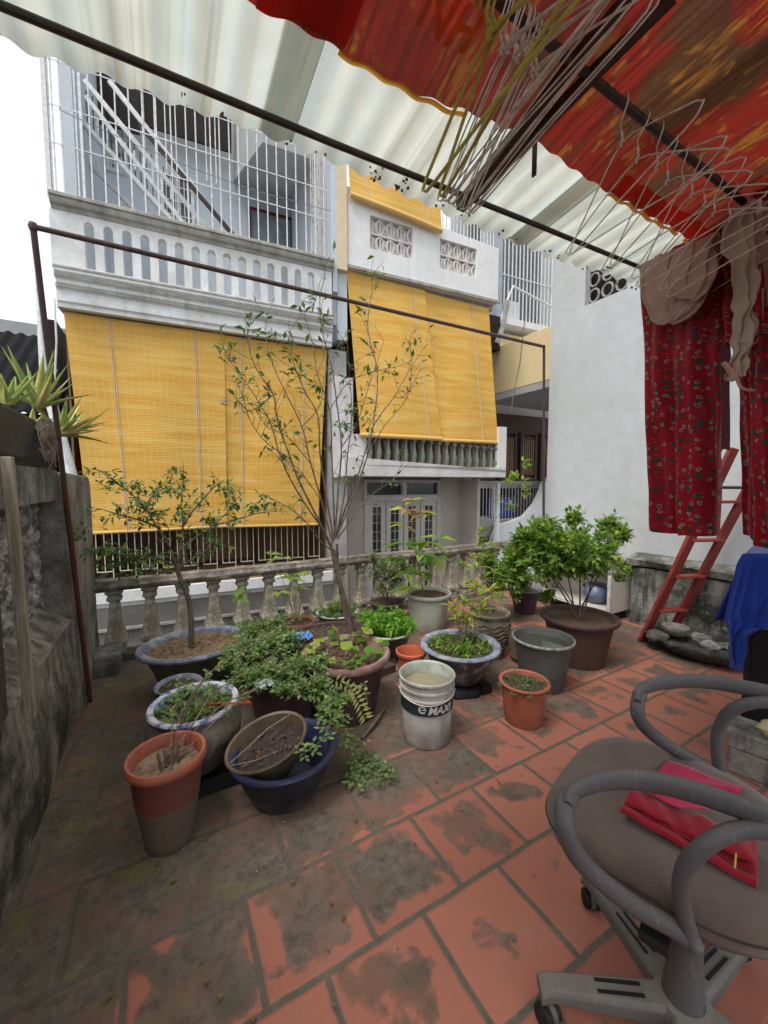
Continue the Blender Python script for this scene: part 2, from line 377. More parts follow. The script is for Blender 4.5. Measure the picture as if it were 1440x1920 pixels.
def tarp_mat():
    k = NT('red printed tarpaulin', .5, .3)
    a = k.noise(1, 3, .6, vec=k.co('Object', (9, 8, 1))); b = k.noise(1, 3, .6, vec=k.co('Object', (80, 14, 1)))
    d = k.noise(1, 3, .5, vec=k.co('Object', (5.2, 3.6, 1))); fine = k.noise(1, 3, .6, vec=k.co('Object', (90, 2.5, 1)))
    c = k.mix(k.ramp(d, [(.52, 0), (.57, 1)]), (.50, .050, .036), (.21, .105, .055))
    c = k.mix(k.math('MULTIPLY', k.ramp(a, [(.52, 0), (.56, 1)]), k.ramp(b, [(.47, 0), (.56, .8)])), c, (.66, .30, .06))
    c = k.mix(k.ramp(fine, [(.48, 0), (.6, .6)]), c, (.13, .035, .03))  # dark streaks paint in the light and dark striping of the corrugation
    c = k.mix(k.ramp(k.noise(2.3, 4), [(.55, 0), (.62, .5)]), c, (.16, .045, .04))
    c = k.mix(k.ramp(k.noise(38, 5, .75), [(.5, 0), (.72, .4)]), c, (.10, .05, .035)); sx_ = k.sep(k.co('Object')); fx = k.math('PINGPONG', k.math('MULTIPLY', sx_[0], 1.35), .5); c = k.mix(k.ramp(fx, [(.012, .8), (.022, 0)]), c, (.09, .03, .025)); c = k.mix(k.ramp(k.math('PINGPONG', k.math('ADD', k.math('MULTIPLY', sx_[1], 2.2), .3), .5), [(.008, .6), (.02, 0)]), c, (.10, .035, .025))
    k.color(c); tb = k.n('ShaderNodeBsdfTranslucent'); k.L(c, tb.inputs[0]); ms = k.n('ShaderNodeMixShader'); ms.inputs[0].default_value = .6
    k.L(k.b.outputs[0], ms.inputs[1]); k.L(tb.outputs[0], ms.inputs[2]); k.L(ms.outputs[0], k.t.nodes['Material Output'].inputs[0]); return k.m
M['tarp'] = tarp_mat()
M['wire'] = simple('galvanised wire', (.80, .77, .72), (.45, .40, .35), 30, .4, metal=.15)
M['ywire'] = simple('yellow plastic coated wire', (.50, .44, .08), (.35, .30, .06), 20, .5)

# =================================================================== GROUND AND TERRACE
g = MB(); g.add([(-400,-400,-1.6),(400,-400,-1.6),(400,400,-1.6),(-400,400,-1.6)], [(0,1,2,3)])
tag(g.build('ground', simple('street concrete', (.16,.155,.15), (.1,.095,.09), 1.5, .9)), 'grey concrete ground of the alley below the terrace', 'ground', kind='structure')
g = MB(); g.box((-.75,-1.3,-.2),(4.6,3.86,0))
tag(g.build('terrace_floor', M['floor']), 'terracotta tiled terrace floor stained dark with moss', 'floor', kind='structure')
t = thing('terrace_building', 'building body that carries the terrace', 'building', (2,1,-1.6)); t['kind'] = 'structure'
g = MB(); g.box((-.74,-1.29,-1.6),(4.6,3.84,-.2)); g.build('wall', M['grey'], t)

# =================================================================== LEFT WALL
LX = -.49
t = thing('boundary_wall', 'blackened mossy concrete wall with a pitted breeze block panel, left of the terrace', 'wall', (-.6,2.2,0))
def jit(f, a=.006): 
    def q(u, v):
        p = Vector(f(u, v)); n = mnoise.noise(p * 7) * a + mnoise.noise(p * 23) * a * .5
        return p + Vector((n, 0, n*.4))
    return q
# lower body, face with real undulation
g = MB(); g.sheet(jit(lambda u, v: (LX + .012*math.sin(v*5), -1.2 + 4.95*u, .62*v), .012), 130, 18)
g.box((-.74,-1.2,0),(LX-.03,3.84,.60)); g.build('wall_base', M['mossy'], t, smooth=True)
# sloping ledge below the panel
g = MB(); g.sheet(jit(lambda u, v: (LX + .004 - .13*v, 1.78 + 1.06*u, .618 + .11*v), .01), 40, 6); g.build('sloping_ledge', M['mossy'], t, smooth=True)
g = MB(); g.box((-.74,-1.2,.6),(-.625,2.86,1.47)); g.box((-.625,-1.2,.6),(LX-.012,1.78,1.47)); g.build('wall_back', M['mossy'], t)
# panel with pitted relief
def panel(u, v):
    y = 1.79 + 1.03*u; z = .72 + .60*v
    cellx = (y*9.0) % 1.0; cellz = (z*9.0 + .5*(int(y*9) % 2)) % 1.0
    r = math.hypot(cellx-.5, cellz-.5)
    d = .035*max(0, 1 - (r/.36)**2) if r < .36 else 0
    n = mnoise.noise(Vector((0, y*22, z*22)))*.016 + mnoise.noise(Vector((3, y*55, z*55)))*.009
    return (-.60 - d + n, y, z)
g = MB(); g.sheet(panel, 150, 90); g.build('breeze_block_panel', mossy('pitted panel cement', (.60,.55,.52), (.11,.10,.09), (.07,.085,.055), (.5,.49,.48), .7, 9), t, smooth=2)
g = MB(); g.sheet(jit(lambda u, v: (LX-.03, -1.2+4.08*u, 1.31+.17*v)), 90, 5); g.box((-.74,-1.2,1.31),(LX-.06,2.88,1.475)); g.build('coping', M['mossyg'], t)
# far pier with rounded top corner
g = MB(); pr_ = [(2.86,0),(3.74,0),(3.74,1.36)] + [(3.74-.10*(1-math.cos(a)), 1.36+.10*math.sin(a)) for a in [R(22),R(45),R(68),R(90)]] + [(2.86,1.47)]
n = len(pr_); g.add([(LX+.012, y, z) for y, z in pr_] + [(-.72, y, z) for y, z in pr_], [tuple(range(n)), tuple(range(2*n-1, n-1, -1))] + [(i, n+i, n+(i+1) % n, (i+1) % n) for i in range(n)])
g.build('pier', M['mossyg'], t, bevel=.012)
g = MB(); g.obox((-.40,3.52,.085),(.09,0,0),(0,.10,.01),(0.01,0,.085)); tag(g.build('cement_block', M['mossyg'], loc=(-.4,3.52,0), bevel=.02), 'pitted grey cement block on the floor at the foot of the wall pier', 'block')
# wooden post and board leaning
a = atY(14,868,1.72); b = atY(58,1345,1.72)
g = MB(); g.bar((a.x,a.y,a.z+.02),(b.x,b.y,b.z),.030,.03); g.f = g.f
tag(g.build('wooden_post', M['oldwood'], loc=(b.x,b.y,0), bevel=.004), 'pale weathered wooden post standing against the mossy wall', 'post')
g = MB(); g.obox((-.475,1.48,1.07),(.012,0,0),(0,.20,0),(0,0,.42)); tag(g.build('wooden_board', M['board'], loc=(-.47,1.47,.65), bevel=.003), 'dark brown board leaning on the wall at the far left edge', 'board')

# =================================================================== BALUSTRADE
t = thing('balustrade', 'low terrace balustrade of flared cement balusters under a blackened rail', 'balustrade', (2,3.75,0))
g = MB(); prof = [(-.075,.565),(-.085,.58),(-.085,.605),(-.06,.625),(-.055,.645),(.055,.645),(.06,.625),(.085,.605),(.085,.58),(.075,.565)]
N = 90; m = len(prof); vs = []; fs = []
for i in range(N+1):
    x = -.48 + 5.0*i/N
    for j, (y, z) in enumerate(prof):
        q = mnoise.noise(Vector((x*6, y*20, z*20)))*.007; vs.append((x, 3.75+y+q, z+q))
for i in range(N):
    for j in range(m): fs.append((i*m+j, (i+1)*m+j, (i+1)*m+(j+1) % m, i*m+(j+1) % m))
g.add(vs, fs); g.build('rail', M['rail'], t, smooth=True)
g = MB(); g.box((-.48,3.67,0),(4.55,3.83,.055)); g.build('plinth', M['rail'], t, bevel=.008)
def baluster(x):
    b = MB(); k = 4
    pr = [(.062,.055),(.062,.085),(.05,.095),(.05,.115),(.078,.135),(.078,.165),(.066,.19),(.044,.33),(.034,.46),(.036,.475),(.052,.485),(.052,.505),(.04,.515),(.045,.53),(.06,.54),(.06,.566)]
    s2 = math.sqrt(2)
    vs = []; fs = []
    for r, z in pr:
        for a in range(4):
            an = R(45+90*a); vs.append((x+r*s2*math.cos(an), 3.75+r*s2*math.sin(an), z))
    for i in range(len(pr)-1):
        for j in range(4): fs.append((i*4+j, i*4+(j+1) % 4, (i+1)*4+(j+1) % 4, (i+1)*4+j))
    b.add(vs, fs); return b
b0 = None; xs = [-.36 + .242*i for i in range(20)]
for x in xs:
    if b0 is None: b0 = baluster(x); b0 = b0.build('baluster', M['bal'], t, bevel=.006); X0 = x
    else: c = b0.copy(); COL.objects.link(c); c.parent = t; c.location = (x-X0, 0, 0)

# pipe frame over the balustrade
t = thing('pipe_frame', 'brown steel pipe frame rising over the balustrade with a long sloping crossbar', 'pipe frame', (-.45,3.1,0))
TL = atX(62,425,-.455); TR = atY(1020,650,3.3); BL = Vector((-.452,3.07,0.0)); BR = atY(1036,985,3.3)
BR = Vector((4.17,3.3,0))
g = MB(); g.tube([BL,BL.lerp(TL,.55)], .0135, 10); g.build('post', M['redpipe'], t, smooth=True); g = MB(); g.tube([BL.lerp(TL,.55),TL], .0125, 10); g.build('post', M['pipe'], t, smooth=True)
g = MB(); g.tube([TL,TR], [.012,.0175], 10); g.build('crossbar', M['pipe'], t, smooth=True)
g = MB(); g.tube([TR,BR], .016, 10); g.build('post', M['pipe'], t, smooth=True)
for P_ in (TL,TR):
    g = MB(); g.lathe([(0,-.022),(.014,-.016),(.019,0),(.014,.016),(0,.022)], P_, 10); g.build('elbow', M['pipe'], t, smooth=True)
a = atY(72,560,3.5); b = atY(86,720,3.5); c_ = atY(124,890,3.5)
g = MB(); g.tube([Vector((c_.x+.05,3.5,1.35)),b,a,atY(67,520,3.5)], [.035,.032,.014,.006], 8)
tag(g.build('pole', M['wht'], loc=(a.x,3.5,1.35), smooth=True), 'tapering white pole standing behind the aloe plants', 'pole')
g = MB(); pts = [atY(102,560,3.6), atY(106,640,3.6), atY(103,700,3.6), atY(100,760,3.6)]
g.tube(pts, .006, 6); tag(g.build('cable', M['wht'], loc=pts[-1], smooth=True), 'thin pale cable hanging beside the yellow blind', 'cable')

# =================================================================== FACADES ACROSS THE ALLEY
FA = R(-5); FO = Vector((-1, 5.5, 0)); FU = Vector((math.cos(FA), math.sin(FA), 0)); FN = Vector((-math.sin(FA), math.cos(FA), 0))
def P(s, d, z): return FO + FU*s + FN*d + Vector((0, 0, z))
def fpx(px, py, d=0.0):
    r = ray(px, py); o = FO + FN*d; t_ = (o-EYE).dot(FN)/r.dot(FN); p = EYE + r*t_; return ((p-FO).dot(FU), p.z)
class FB(MB):
    def fb(s, s0, s1, d0, d1, z0, z1):
        s.hexa([P(s0,d0,z0),P(s1,d0,z0),P(s1,d1,z0),P(s0,d1,z0),P(s0,d0,z1),P(s1,d0,z1),P(s1,d1,z1),P(s0,d1,z1)])
    def prof(s, s0, s1, pts):   # extrude closed (d,z) profile along the facade
        n = len(pts); s.add([P(s0,d,z) for d, z in pts] + [P(s1,d,z) for d, z in pts],
            [tuple(range(n-1,-1,-1)), tuple(range(n, 2*n))] + [(i, (i+1) % n, n+(i+1) % n, n+i) for i in range(n)])
    def frame(s, s0, s1, d0, d1, z0, z1, w):
        s.fb(s0, s0+w, d0, d1, z0, z1); s.fb(s1-w, s1, d0, d1, z0, z1); s.fb(s0+w, s1-w, d0, d1, z0, z0+w); s.fb(s0+w, s1-w, d0, d1, z1-w, z1)
# ---- house 1 (left)
t = thing('balcony_house', 'pale blue house with white arched balustrade balcony and white security bars', 'house', P(1.6,1,-1.6))
S0, S1 = .09, 3.10
g = FB(); g.fb(S0,S1,0,4.2,3.29,3.50); g.fb(S0,S1,0,4.2,-.02,.14)            # slabs
g.fb(S0,S1,.02,.2,-1.6,-.02)
g.fb(S0,S1,2.2,2.35,.14,3.29); g.build('wall', M['h1w'], t)
g = FB(); g.fb(.09,3.09,1.29,1.30,.15,3.28); g.fb(.09,.11,.25,1.29,.15,3.28); g.fb(.21,3.09,.03,1.29,.142,.15); g.fb(3.07,3.09,.25,1.29,.15,3.28); g.build('inner_wall', M['brownin'], t)
g = FB(); g.fb(.22,1.0,1.23,1.28,.15,2.4); g.frame(1.2,2.2,1.2,1.27,.15,2.35,.07); g.build('door', M['wood'], t)
g = FB(); g.fb(-.02+S0,S1,-.035,0,.03,.17); g.build('slab_edge', M['h2w'], t, bevel=.006)
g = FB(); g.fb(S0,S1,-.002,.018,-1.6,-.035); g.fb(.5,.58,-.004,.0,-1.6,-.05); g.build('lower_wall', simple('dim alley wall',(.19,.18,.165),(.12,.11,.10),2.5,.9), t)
g = FB(); g.fb(S0,S1,-.03,0,-.30,-.27); g.build('wall_moulding', M['grey'], t)
# cornice moulding under balcony
g = FB(); g.prof(S0+.03,S1,[(0,3.27),(-.07,3.27),(-.07,3.31),(-.09,3.33),(-.09,3.44),(-.11,3.455),(-.11,3.485),(-.125,3.50),(-.125,3.53),(-.145,3.545),(-.145,3.575),(-.17,3.60),(-.17,3.645),(0,3.645)])
g.build('cornice', M['h1w'], t)
g = FB(); g.prof(S0+.025,S1+.002,[(-.112,3.456),(-.118,3.458),(-.118,3.484),(-.112,3.486)]); g.prof(S0+.025,S1+.002,[(-.147,3.546),(-.152,3.548),(-.152,3.574),(-.147,3.576)]); g.prof(S0+.025,S1+.002,[(-.172,3.628),(-.178,3.63),(-.178,3.649),(-.02,3.652),(-.02,3.647),(-.172,3.646)]); g.build('grimy_edge', M['h1grime'], t)
# balcony parapet with arched openings
g = FB(); z0, z1 = 3.652, 4.24; nA = 15; pit = .171; wA = .088
ss = .38; ZB, ZA = 3.70, 4.135
g.fb(S0,ss,-.09,0,z0,z1); eA = ss + nA*pit - (pit-wA); g.fb(eA,S1,-.09,0,z0,z1)
g.fb(ss,eA,-.09,0,z0,ZB)
for i in range(nA):
    a0 = ss + i*pit
    if i: g.fb(a0-(pit-wA),a0,-.09,0,ZB,ZA)
    # arch head
    K = 8; prev = None
    for k in range(K):
        th0 = math.pi*k/K; th1 = math.pi*(k+1)/K; c = a0+wA/2; r = wA/2
        x0, x1 = c - r*math.cos(th0), c - r*math.cos(th1); h0, h1 = ZA + r*math.sin(th0), ZA + r*math.sin(th1)
        g.hexa([P(x0,-.09,h0),P(x1,-.09,h1),P(x1,0,h1),P(x0,0,h0),P(x0,-.09,z1),P(x1,-.09,z1),P(x1,0,z1),P(x0,0,z1)])
    if i: g.fb(a0-(pit-wA),a0,-.09,0,ZA,z1)
g.build('parapet', M['h1w'], t)
g = FB(); g.prof(S0+.02,S1+.02,[(.03,4.24),(-.10,4.24),(-.11,4.27),(-.14,4.285),(-.15,4.31),(-.15,4.34),(-.17,4.345),(-.17,4.375),(-.15,4.39),(.03,4.39)]); g.build('top_rail', M['h1grime'], t)
# upper storey: side walls, back wall with windows, ceiling, roof
zt = 8.2
g = FB(); g.fb(S1-.02,S1+.16,.02,2.4,3.6,8.2); g.fb(S0+.1,S1,2.4,2.55,3.6,zt); g.fb(S0-.02,S0+.10,.6,2.55,3.6,zt-.6); g.build('upper_wall', M['h1'], t)
g = FB(); a = fpx(430,270,1.4); b = fpx(640,330,.5)
za = fpx(450,345,2.4)[1]; zb_ = fpx(600,392,2.4)[1]; zn = fpx(480,262,.5)[1]
sa_ = fpx(437,345,2.4)[0]
g.hexa([P(sa_,2.4,za),P(3.08,2.4,zb_),P(3.08,.5,zn),P(sa_+.25,.5,zn),P(sa_,2.4,za+1.2),P(3.08,2.4,za+1.2),P(3.08,.5,za+1.2),P(sa_+.25,.5,za+1.2)]); g.build('stair_underside', M['soffit'], t)
def window(par, s0, s1, z0, z1, d, glass, fr, nb=0, bars=None, w=.05, mid=1):
    g = FB(); g.frame(s0,s1,d-.05,d,z0,z1,w)
    for k in range(1, mid+1):
        x = s0 + (s1-s0)*k/(mid+1); g.fb(x-.02,x+.02,d-.045,d,z0+w,z1-w)
    o = g.build('window', fr, par); g = FB(); g.fb(s0+w,s1-w,d-.022,d-.012,z0+w,z1-w); g.build('pane', glass, o)
    if nb:
        g = FB()
        for k in range(nb): x = s0+w+(s1-s0-2*w)*(k+.5)/nb; g.fb(x-.006,x+.006,d-.075,d-.063,z0,z1)
        for q in (.25,.5,.75): z = z0+(z1-z0)*q; g.fb(s0,s1,d-.082,d-.076,z-.006,z+.006)
        g.build('window_bar', bars or M['wht'], o)
    return o
a = fpx(300,320,2.38); b = fpx(366,430,2.38); window(t, a[0],b[0],b[1]-.1,a[1],2.398,M['glass'],M['wht'],6)
a = fpx(198,270,2.38); b = fpx(240,330,2.38); window(t, a[0],b[0],b[1],a[1],2.398,M['glassl'],M['wht'],4)
a = fpx(466,388,2.38); b = fpx(549,480,2.38); window(t, a[0],b[0],b[1]-.1,a[1],2.398,M['glassl'],simple('maroon frame',(.12,.03,.03)),0,mid=0,w=.035)
a = fpx(160,145,2.3); b = fpx(432,280,2.3)
g = FB(); h0 = fpx(160,235,2.34); h1 = fpx(432,282,2.34)
def strip(px0, top0, bot0, px1, top1, bot1, d, th, mat, name, par):
    A = fpx(px0,top0,d); B = fpx(px0,bot0,d); C = fpx(px1,top1,d); D = fpx(px1,bot1,d); g = FB()
    g.hexa([P(B[0],d,B[1]),P(D[0],d,D[1]),P(D[0],d+th,D[1]),P(B[0],d+th,B[1]),P(A[0],d,A[1]),P(C[0],d,C[1]),P(C[0],d+th,C[1]),P(A[0],d+th,A[1])]); return g.build(name, mat, par)
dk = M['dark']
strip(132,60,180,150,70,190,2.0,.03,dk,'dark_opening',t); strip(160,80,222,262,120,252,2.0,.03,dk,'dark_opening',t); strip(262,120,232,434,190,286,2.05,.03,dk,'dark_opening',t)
strip(128,182,400,157,184,410,1.2,.1,M['wht'],'white_column',t)
# stair with balusters
def seg3(name, pts, wd, d, mat, par):
    g = FB(); Q = []
    for x, y in pts: s_, z_ = fpx(x, y, d); Q.append(P(s_, d, z_))
    for i in range(len(Q)-1): g.bar(Q[i], Q[i+1], wd, .05)
    return g.build(name, mat, par)
seg3('stair_stringer', [(150,225),(322,415)], .11, 1.0, M['wht'], t)
seg3('stair_tread_edge', [(160,300),(255,395)], .07, 1.3, M['h2slab'], t)
g = FB()
for i in range(15):
    x = 166+11*i; y0 = 250+11*i*.95; s_, z_ = fpx(x, y0, 1.25); g.fb(s_-.006,s_+.006,1.24,1.255,z_-.02,z_+.52)
g.build('stair_railing', M['steel'], t)
g = FB()
for i in range(9):
    x = 185+17*i; y0 = 262+14*i; s_, z_ = fpx(x, y0, 1.12); g.fb(s_-.01,s_+.01,1.11,1.13,z_,z_+.24)
g.build('stair_picket', M['wht'], t)
seg3('sloping_pipe', [(158,150),(385,425)], .028, .5, M['wht'], t); seg3('sloping_pipe', [(205,152),(440,448)], .028, .35, M['wht'], t); seg3('sloping_pipe', [(160,180),(345,420)], .026, .7, M['wht'], t)
seg3('sloping_pipe', [(262,235),(445,450)], .022, .3, M['steel'], t)
# security bars
g = FB(); x = S0+.02; xs = []
for px in (97,103,118,146,171,196,220,245,270,295,322,350,368,395,412,430,447,464,482,500,518,536,554,572,590,606,622): xs.append(fpx(px, 300, -.02)[0])
for x in xs: g.fb(x-.0065,x+.0065,-.027,-.014,4.39,5.95)
for i in range(12): x = S0+.45+i*.105; g.fb(x,x+.011,-.012,-.001,5.05 if i > 12 else 5.0,5.95) if i > 3 else None
for z in (5.74,5.30,4.93): g.fb(S0,S1,-.034,-.029,z-.005,z+.005)
g.fb(S0-.02,S0+.02,-.04,.0,4.39,6.0); g.fb(fpx(152,200)[0]-.012,fpx(152,200)[0]+.012,-.05,-.035,4.39,5.95); g.build('security_bars', M['wht'], t)
g = FB()
for i in range(7): g.fb(2.86+i*.035,2.875+i*.035,.05+.03*i,.065+.03*i,4.4,6.0)
g.build('rusty_side_bars', M['rustbar'], t)

# gate-like railing under the blind
g = FB()
zr0, zr1 = .24, 1.35
mw = .2335
for i in range(13):
    x = S0+.10+i*mw; q = x+mw*.30; q2 = x+mw*.65
    g.fb(x-.005,x+.005,.30,.311,zr0,zr1)
    if i < 12:
        g.fb(q-.0045,q+.0045,.30,.310,.345,zr1); g.fb(q2-.004,q2+.004,.301,.309,.345,zr1); g.fb(q-.0045,x+mw-.005,.30,.310,.335,.345)
g.fb(S0+.1,S1-.1,.298,.314,.225,.24); g.fb(S0+.1,S1-.1,.296,.316,1.34,1.36); g.build('railing', M['cream'], t)
# cluttered things in the gloom behind
# house 1 right column
g = FB(); a = fpx(612,640)[0]; g.fb(S1-.02,3.34,.03,.5,-1.6,3.27); g.build('side_column', M['grey'], t)

# ---- blinds
def blind(name, label, c4, rows=1, cords=(), roll=.03, wav=.01, grp=None, top=None):
    """c4: (s,d,z) of top-left, top-right, bottom-right, bottom-left"""
    TLp, TRp, BRp, BLp = [Vector(c) for c in c4]
    def f(u, v):
        a = TLp.lerp(TRp, u); b = BLp.lerp(BRp, u); q = a.lerp(b, v); q = Vector(q)
        q.y += wav*math.sin(5*u+2*v)+.02*math.sin(math.pi*v)*math.sin(9*u) ; return P(q.x, q.y, q.z)
    org = P(*TLp)
    t = thing(name, label, 'blind', org, grp)
    g = MB(); g.sheet(lambda u, v: f(u, v), 24, 60, .006); g.build('slats', M['blind'], t)
    g = MB(); g.tube([f(0,1.0),f(.25,1.0),f(.5,1.0),f(.75,1.0),f(1,1.0)], roll, 10); g.build('bottom_roll', M['blind'], t, smooth=True)
    for c in cords:
        g = MB(); g.tube([f(c, v/12)-FN*.014+FU*(.004*math.sin(v)) for v in range(13)], .0045, 5); g.tube([f(c+.012, v/12)-FN*.014 for v in range(13)], .0035, 5); g.build('cord', M['cord'], t)
    return t
B_ = []
blind('bamboo_blind','wide yellow bamboo blind under the white balcony, left of the overlap',[(.135,.04,3.26),(1.74,.04,3.26),(1.72,.10,.86),(.25,.10,.84)],cords=(.25,.79),roll=.018,grp='yellow bamboo blinds')
blind('bamboo_blind','yellow bamboo blind behind the tall bare tree, right half of the pair',[(1.70,.05,3.26),(3.06,.05,3.26),(2.93,.13,.83),(1.70,.13,.85)],cords=(.17,.78),roll=.018,grp='yellow bamboo blinds')
blind('bamboo_blind','short yellow blind hanging over the lattice parapet just below the canopy edge',[(3.32,-.10,6.1),(4.74,-.10,6.1),(4.80,-.13,5.17),(3.36,-.13,5.28)],cords=(.17,.83),roll=.035,grp='yellow bamboo blinds')
blind('bamboo_blind','yellow bamboo blind below the parapet, left one with the lower bottom roll',[(3.34,-.0,4.36),(4.58,-.0,4.32),(4.85,-.10,2.105),(3.50,-.10,2.10)],cords=(.20,.83),roll=.035,grp='yellow bamboo blinds')
blind('bamboo_blind','yellow bamboo blind below the parapet, next to the pale yellow balcony',[(4.56,.02,4.32),(5.80,.02,4.28),(5.99,-.07,2.10),(4.80,-.07,2.09)],cords=(.72,),roll=.03,grp='yellow bamboo blinds')

# ---- house 2 (middle)
t = thing('lattice_house', 'white house with two lattice blocks in its parapet and glazed doors below', 'house', P(4.6,1,-1.6))
g = FB()
z0, z1 = 4.37, 5.30; sa, sb = 3.34, 5.93; L1 = (3.67,4.34,4.70,5.14); L2 = (4.81,5.49,4.68,5.11)
def zt2(s): return 5.34 - (s-3.34)*.045
def seg(s0_, s1_, za, zb_):
    g.hexa([P(s0_,-.06,za),P(s1_,-.06,za),P(s1_,.06,za),P(s0_,.06,za),P(s0_,-.06,zb_ if zb_ else zt2(s0_)),P(s1_,-.06,zb_ if zb_ else zt2(s1_)),P(s1_,.06,zb_ if zb_ else zt2(s1_)),P(s0_,.06,zb_ if zb_ else zt2(s0_))])
seg(sa,L1[0],z0,None); seg(L1[0],L1[1],z0,L1[2]); seg(L1[0],L1[1],L1[3],None); seg(L1[1],L2[0],z0,None); seg(L2[0],L2[1],z0,L2[2]); seg(L2[0],L2[1],L2[3],None); seg(L2[1],sb,z0,None)
g.build('parapet', M['h2w'], t)
g = FB(); g.fb(sa,sb+.04,-.085,-.061,4.36,4.40); g.fb(sa,sb,.065,.30,4.30,4.40); g.build('parapet_edge', M['h1grime'], t)
# breeze blocks: X/lozenge tracery
for (a0,a1,b0_,b1_) in (L1, L2):
    g = FB(); nx, nz = 4, 2; cw, ch = (a1-a0)/nx, (b1_-b0_)/nz
    for i in range(nx):
        for j in range(nz):
            cx, cz = a0+cw*(i+.5), b0_+ch*(j+.5)
            K = 16
            for sgn in (-1, 1):
                pts = []
                for k in range(K+1):
                    q = k/K; xx = cx + sgn*cw*(.5 - .36*math.sin(math.pi*q)); zz = b0_+ch*j+ch*q; pts.append(P(xx, 0.0, zz))
                g.tube(pts, .019, 5, ry=1.6)
            g.tube([P(cx+.045*math.cos(2*math.pi*k/8),0,cz+.06*math.sin(2*math.pi*k/8)) for k in range(8)], .012, 5, closed=True)
        g.fb(a0+cw*i-.008,a0+cw*i+.008,-.03,.03,b0_,b1_) if i else None
    g.fb(a0,a1,-.035,.035,b0_+ch-.012,b0_+ch+.012); g.build('lattice_block', M['lat'], t)
g = FB(); g.fb(3.18,3.32,-.10,.3,4.30,5.70); g.build('pilaster', M['beige'], t)
g = FB(); g.fb(3.12,3.18,-.08,.3,4.0,5.70); g.fb(3.2,3.34,-.02,.3,3.4,4.30); g.build('pilaster_side', M['h1'], t)
g = FB(); g.fb(3.36,6.0,1.9,2.0,4.4,6.9); g.fb(5.75,5.95,.06,1.9,4.4,5.2); g.build('upper_room_wall', M['soffit'], t)
g = FB()
for i in range(17): x = 4.85+i*.065; g.fb(x,x+.012,.03,.042,5.1,6.6)
g.build('upper_bars', M['wht'], t)
# column left of lower blind
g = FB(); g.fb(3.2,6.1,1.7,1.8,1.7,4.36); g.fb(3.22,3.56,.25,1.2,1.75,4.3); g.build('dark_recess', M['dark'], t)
g = FB(); g.fb(3.12,3.42,-.02,.22,1.5,2.9); g.fb(3.345,3.62,-.03,.2,1.78,2.12); g.build('column', M['h2slab'], t)
# bottle balustrade, slab
g = FB(); g.fb(3.25,6.12,-.12,1.2,1.52,1.68); g.hexa([P(3.25,-.12,1.68),P(6.12,-.12,1.60),P(6.12,.0,1.60),P(3.25,.0,1.68),P(3.25,-.12,1.79),P(6.12,-.12,1.64),P(6.12,.0,1.64),P(3.25,.0,1.79)]); g.build('balcony_slab', M['h2slab'], t)
g = FB(); g.fb(3.5,6.1,.55,.6,1.6,2.6); g.build('balcony_back', simple('brown clay panel',(.22,.13,.10),(.13,.08,.06),4,.9), t)
g = FB(); g.fb(5.96,6.12,-.12,.3,1.68,2.36); g.build('balcony_post', M['h2w'], t)
bt = simple('green glazed baluster', (.21,.24,.19), (.12,.14,.11), 9, .4)
ob = None
for i in range(17):
    x = 3.66+i*.146
    if ob is None:
        b = MB(); b.lathe([(.045,0),(.045,.03),(.02,.05),(.038,.12),(.042,.18),(.022,.28),(.018,.36),(.045,.40),(.045,.42)], P(x,-.06,1.70), 12, cap1=True); ob = b.build('baluster', bt, t, smooth=True); xo = x
    else: c = ob.copy(); COL.objects.link(c); c.parent = t; c.location = FU*(x-xo) - Vector((0,0,(x-xo)*.05))
g = FB()
x = 3.62
while x < 6.0: g.fb(x,x+.075,-.02,.03,1.70-(x-3.6)*.045,2.14); x += .146
g.build('balustrade_block', simple('brown clay block',(.36,.27,.24),(.22,.16,.14),5,.9), t)
# recessed ground storey
g = FB(); D_ = .8
g.fb(3.34,3.9,D_,D_+.15,-1.6,1.56); g.fb(5.40,6.12,D_,D_+.15,-1.6,1.56); g.fb(3.9,5.4,D_+.12,D_+.2,-1.6,1.56); g.fb(3.3,3.36,.2,D_,-1.6,1.5); g.fb(5.86,5.92,.3,D_,-1.6,1.5); g.build('lower_wall', M['h2b'], t)
g = FB(); g.frame(3.9,5.4,D_-.03,D_+.08,-1.5,1.17,.07); g.frame(3.9,5.4,D_-.02,D_+.08,1.17,1.48,.05); g.fb(4.62,4.70,D_-.02,D_+.08,1.22,1.43); g.fb(3.88,5.42,D_-.06,D_-.03,1.13,1.21)
g.build('door_frame', M['h2slab'], t)
g = FB(); g.fb(3.95,5.35,D_+.06,D_+.075,1.22,1.43); g.build('transom_pane', M['glass'], t)
dm = plaster('cream door paint', (.70,.66,.60), (.45,.40,.34), .4, 6)
for k in range(4):
    x0 = 3.975+k*.3425; x1 = x0+.325; g = FB(); w_ = .085
    g.frame(x0,x1,D_,D_+.045,-1.45,1.10,w_); g.fb(x0+w_,x1-w_,D_,D_+.045,-.62,-.50); g.fb(x0+w_,x1-w_,D_+.01,D_+.035,-1.4,-.62); d = g.build('door', dm, t)
    g = FB(); g.fb(x0+w_,x1-w_,D_+.02,D_+.03,-.5,1.02); g.build('pane', M['glass'], d)
    g = FB(); xm = (x0+x1)/2; g.fb(xm-.005,xm+.005,D_-.005,D_+.005,-.5,1.02)
    for q in range(9): z = -.35+q*.155; g.fb(x0+w_,x1-w_,D_-.004,D_+.004,z,z+.008)
    g.build('door_grille', M['cream'], d)
g = FB(); g.fb(6.14,6.20,.1,.18,-.6,1.42); g.fb(6.27,6.34,.35,.42,.8,1.40); g.build('downpipe', M['wht'], t)

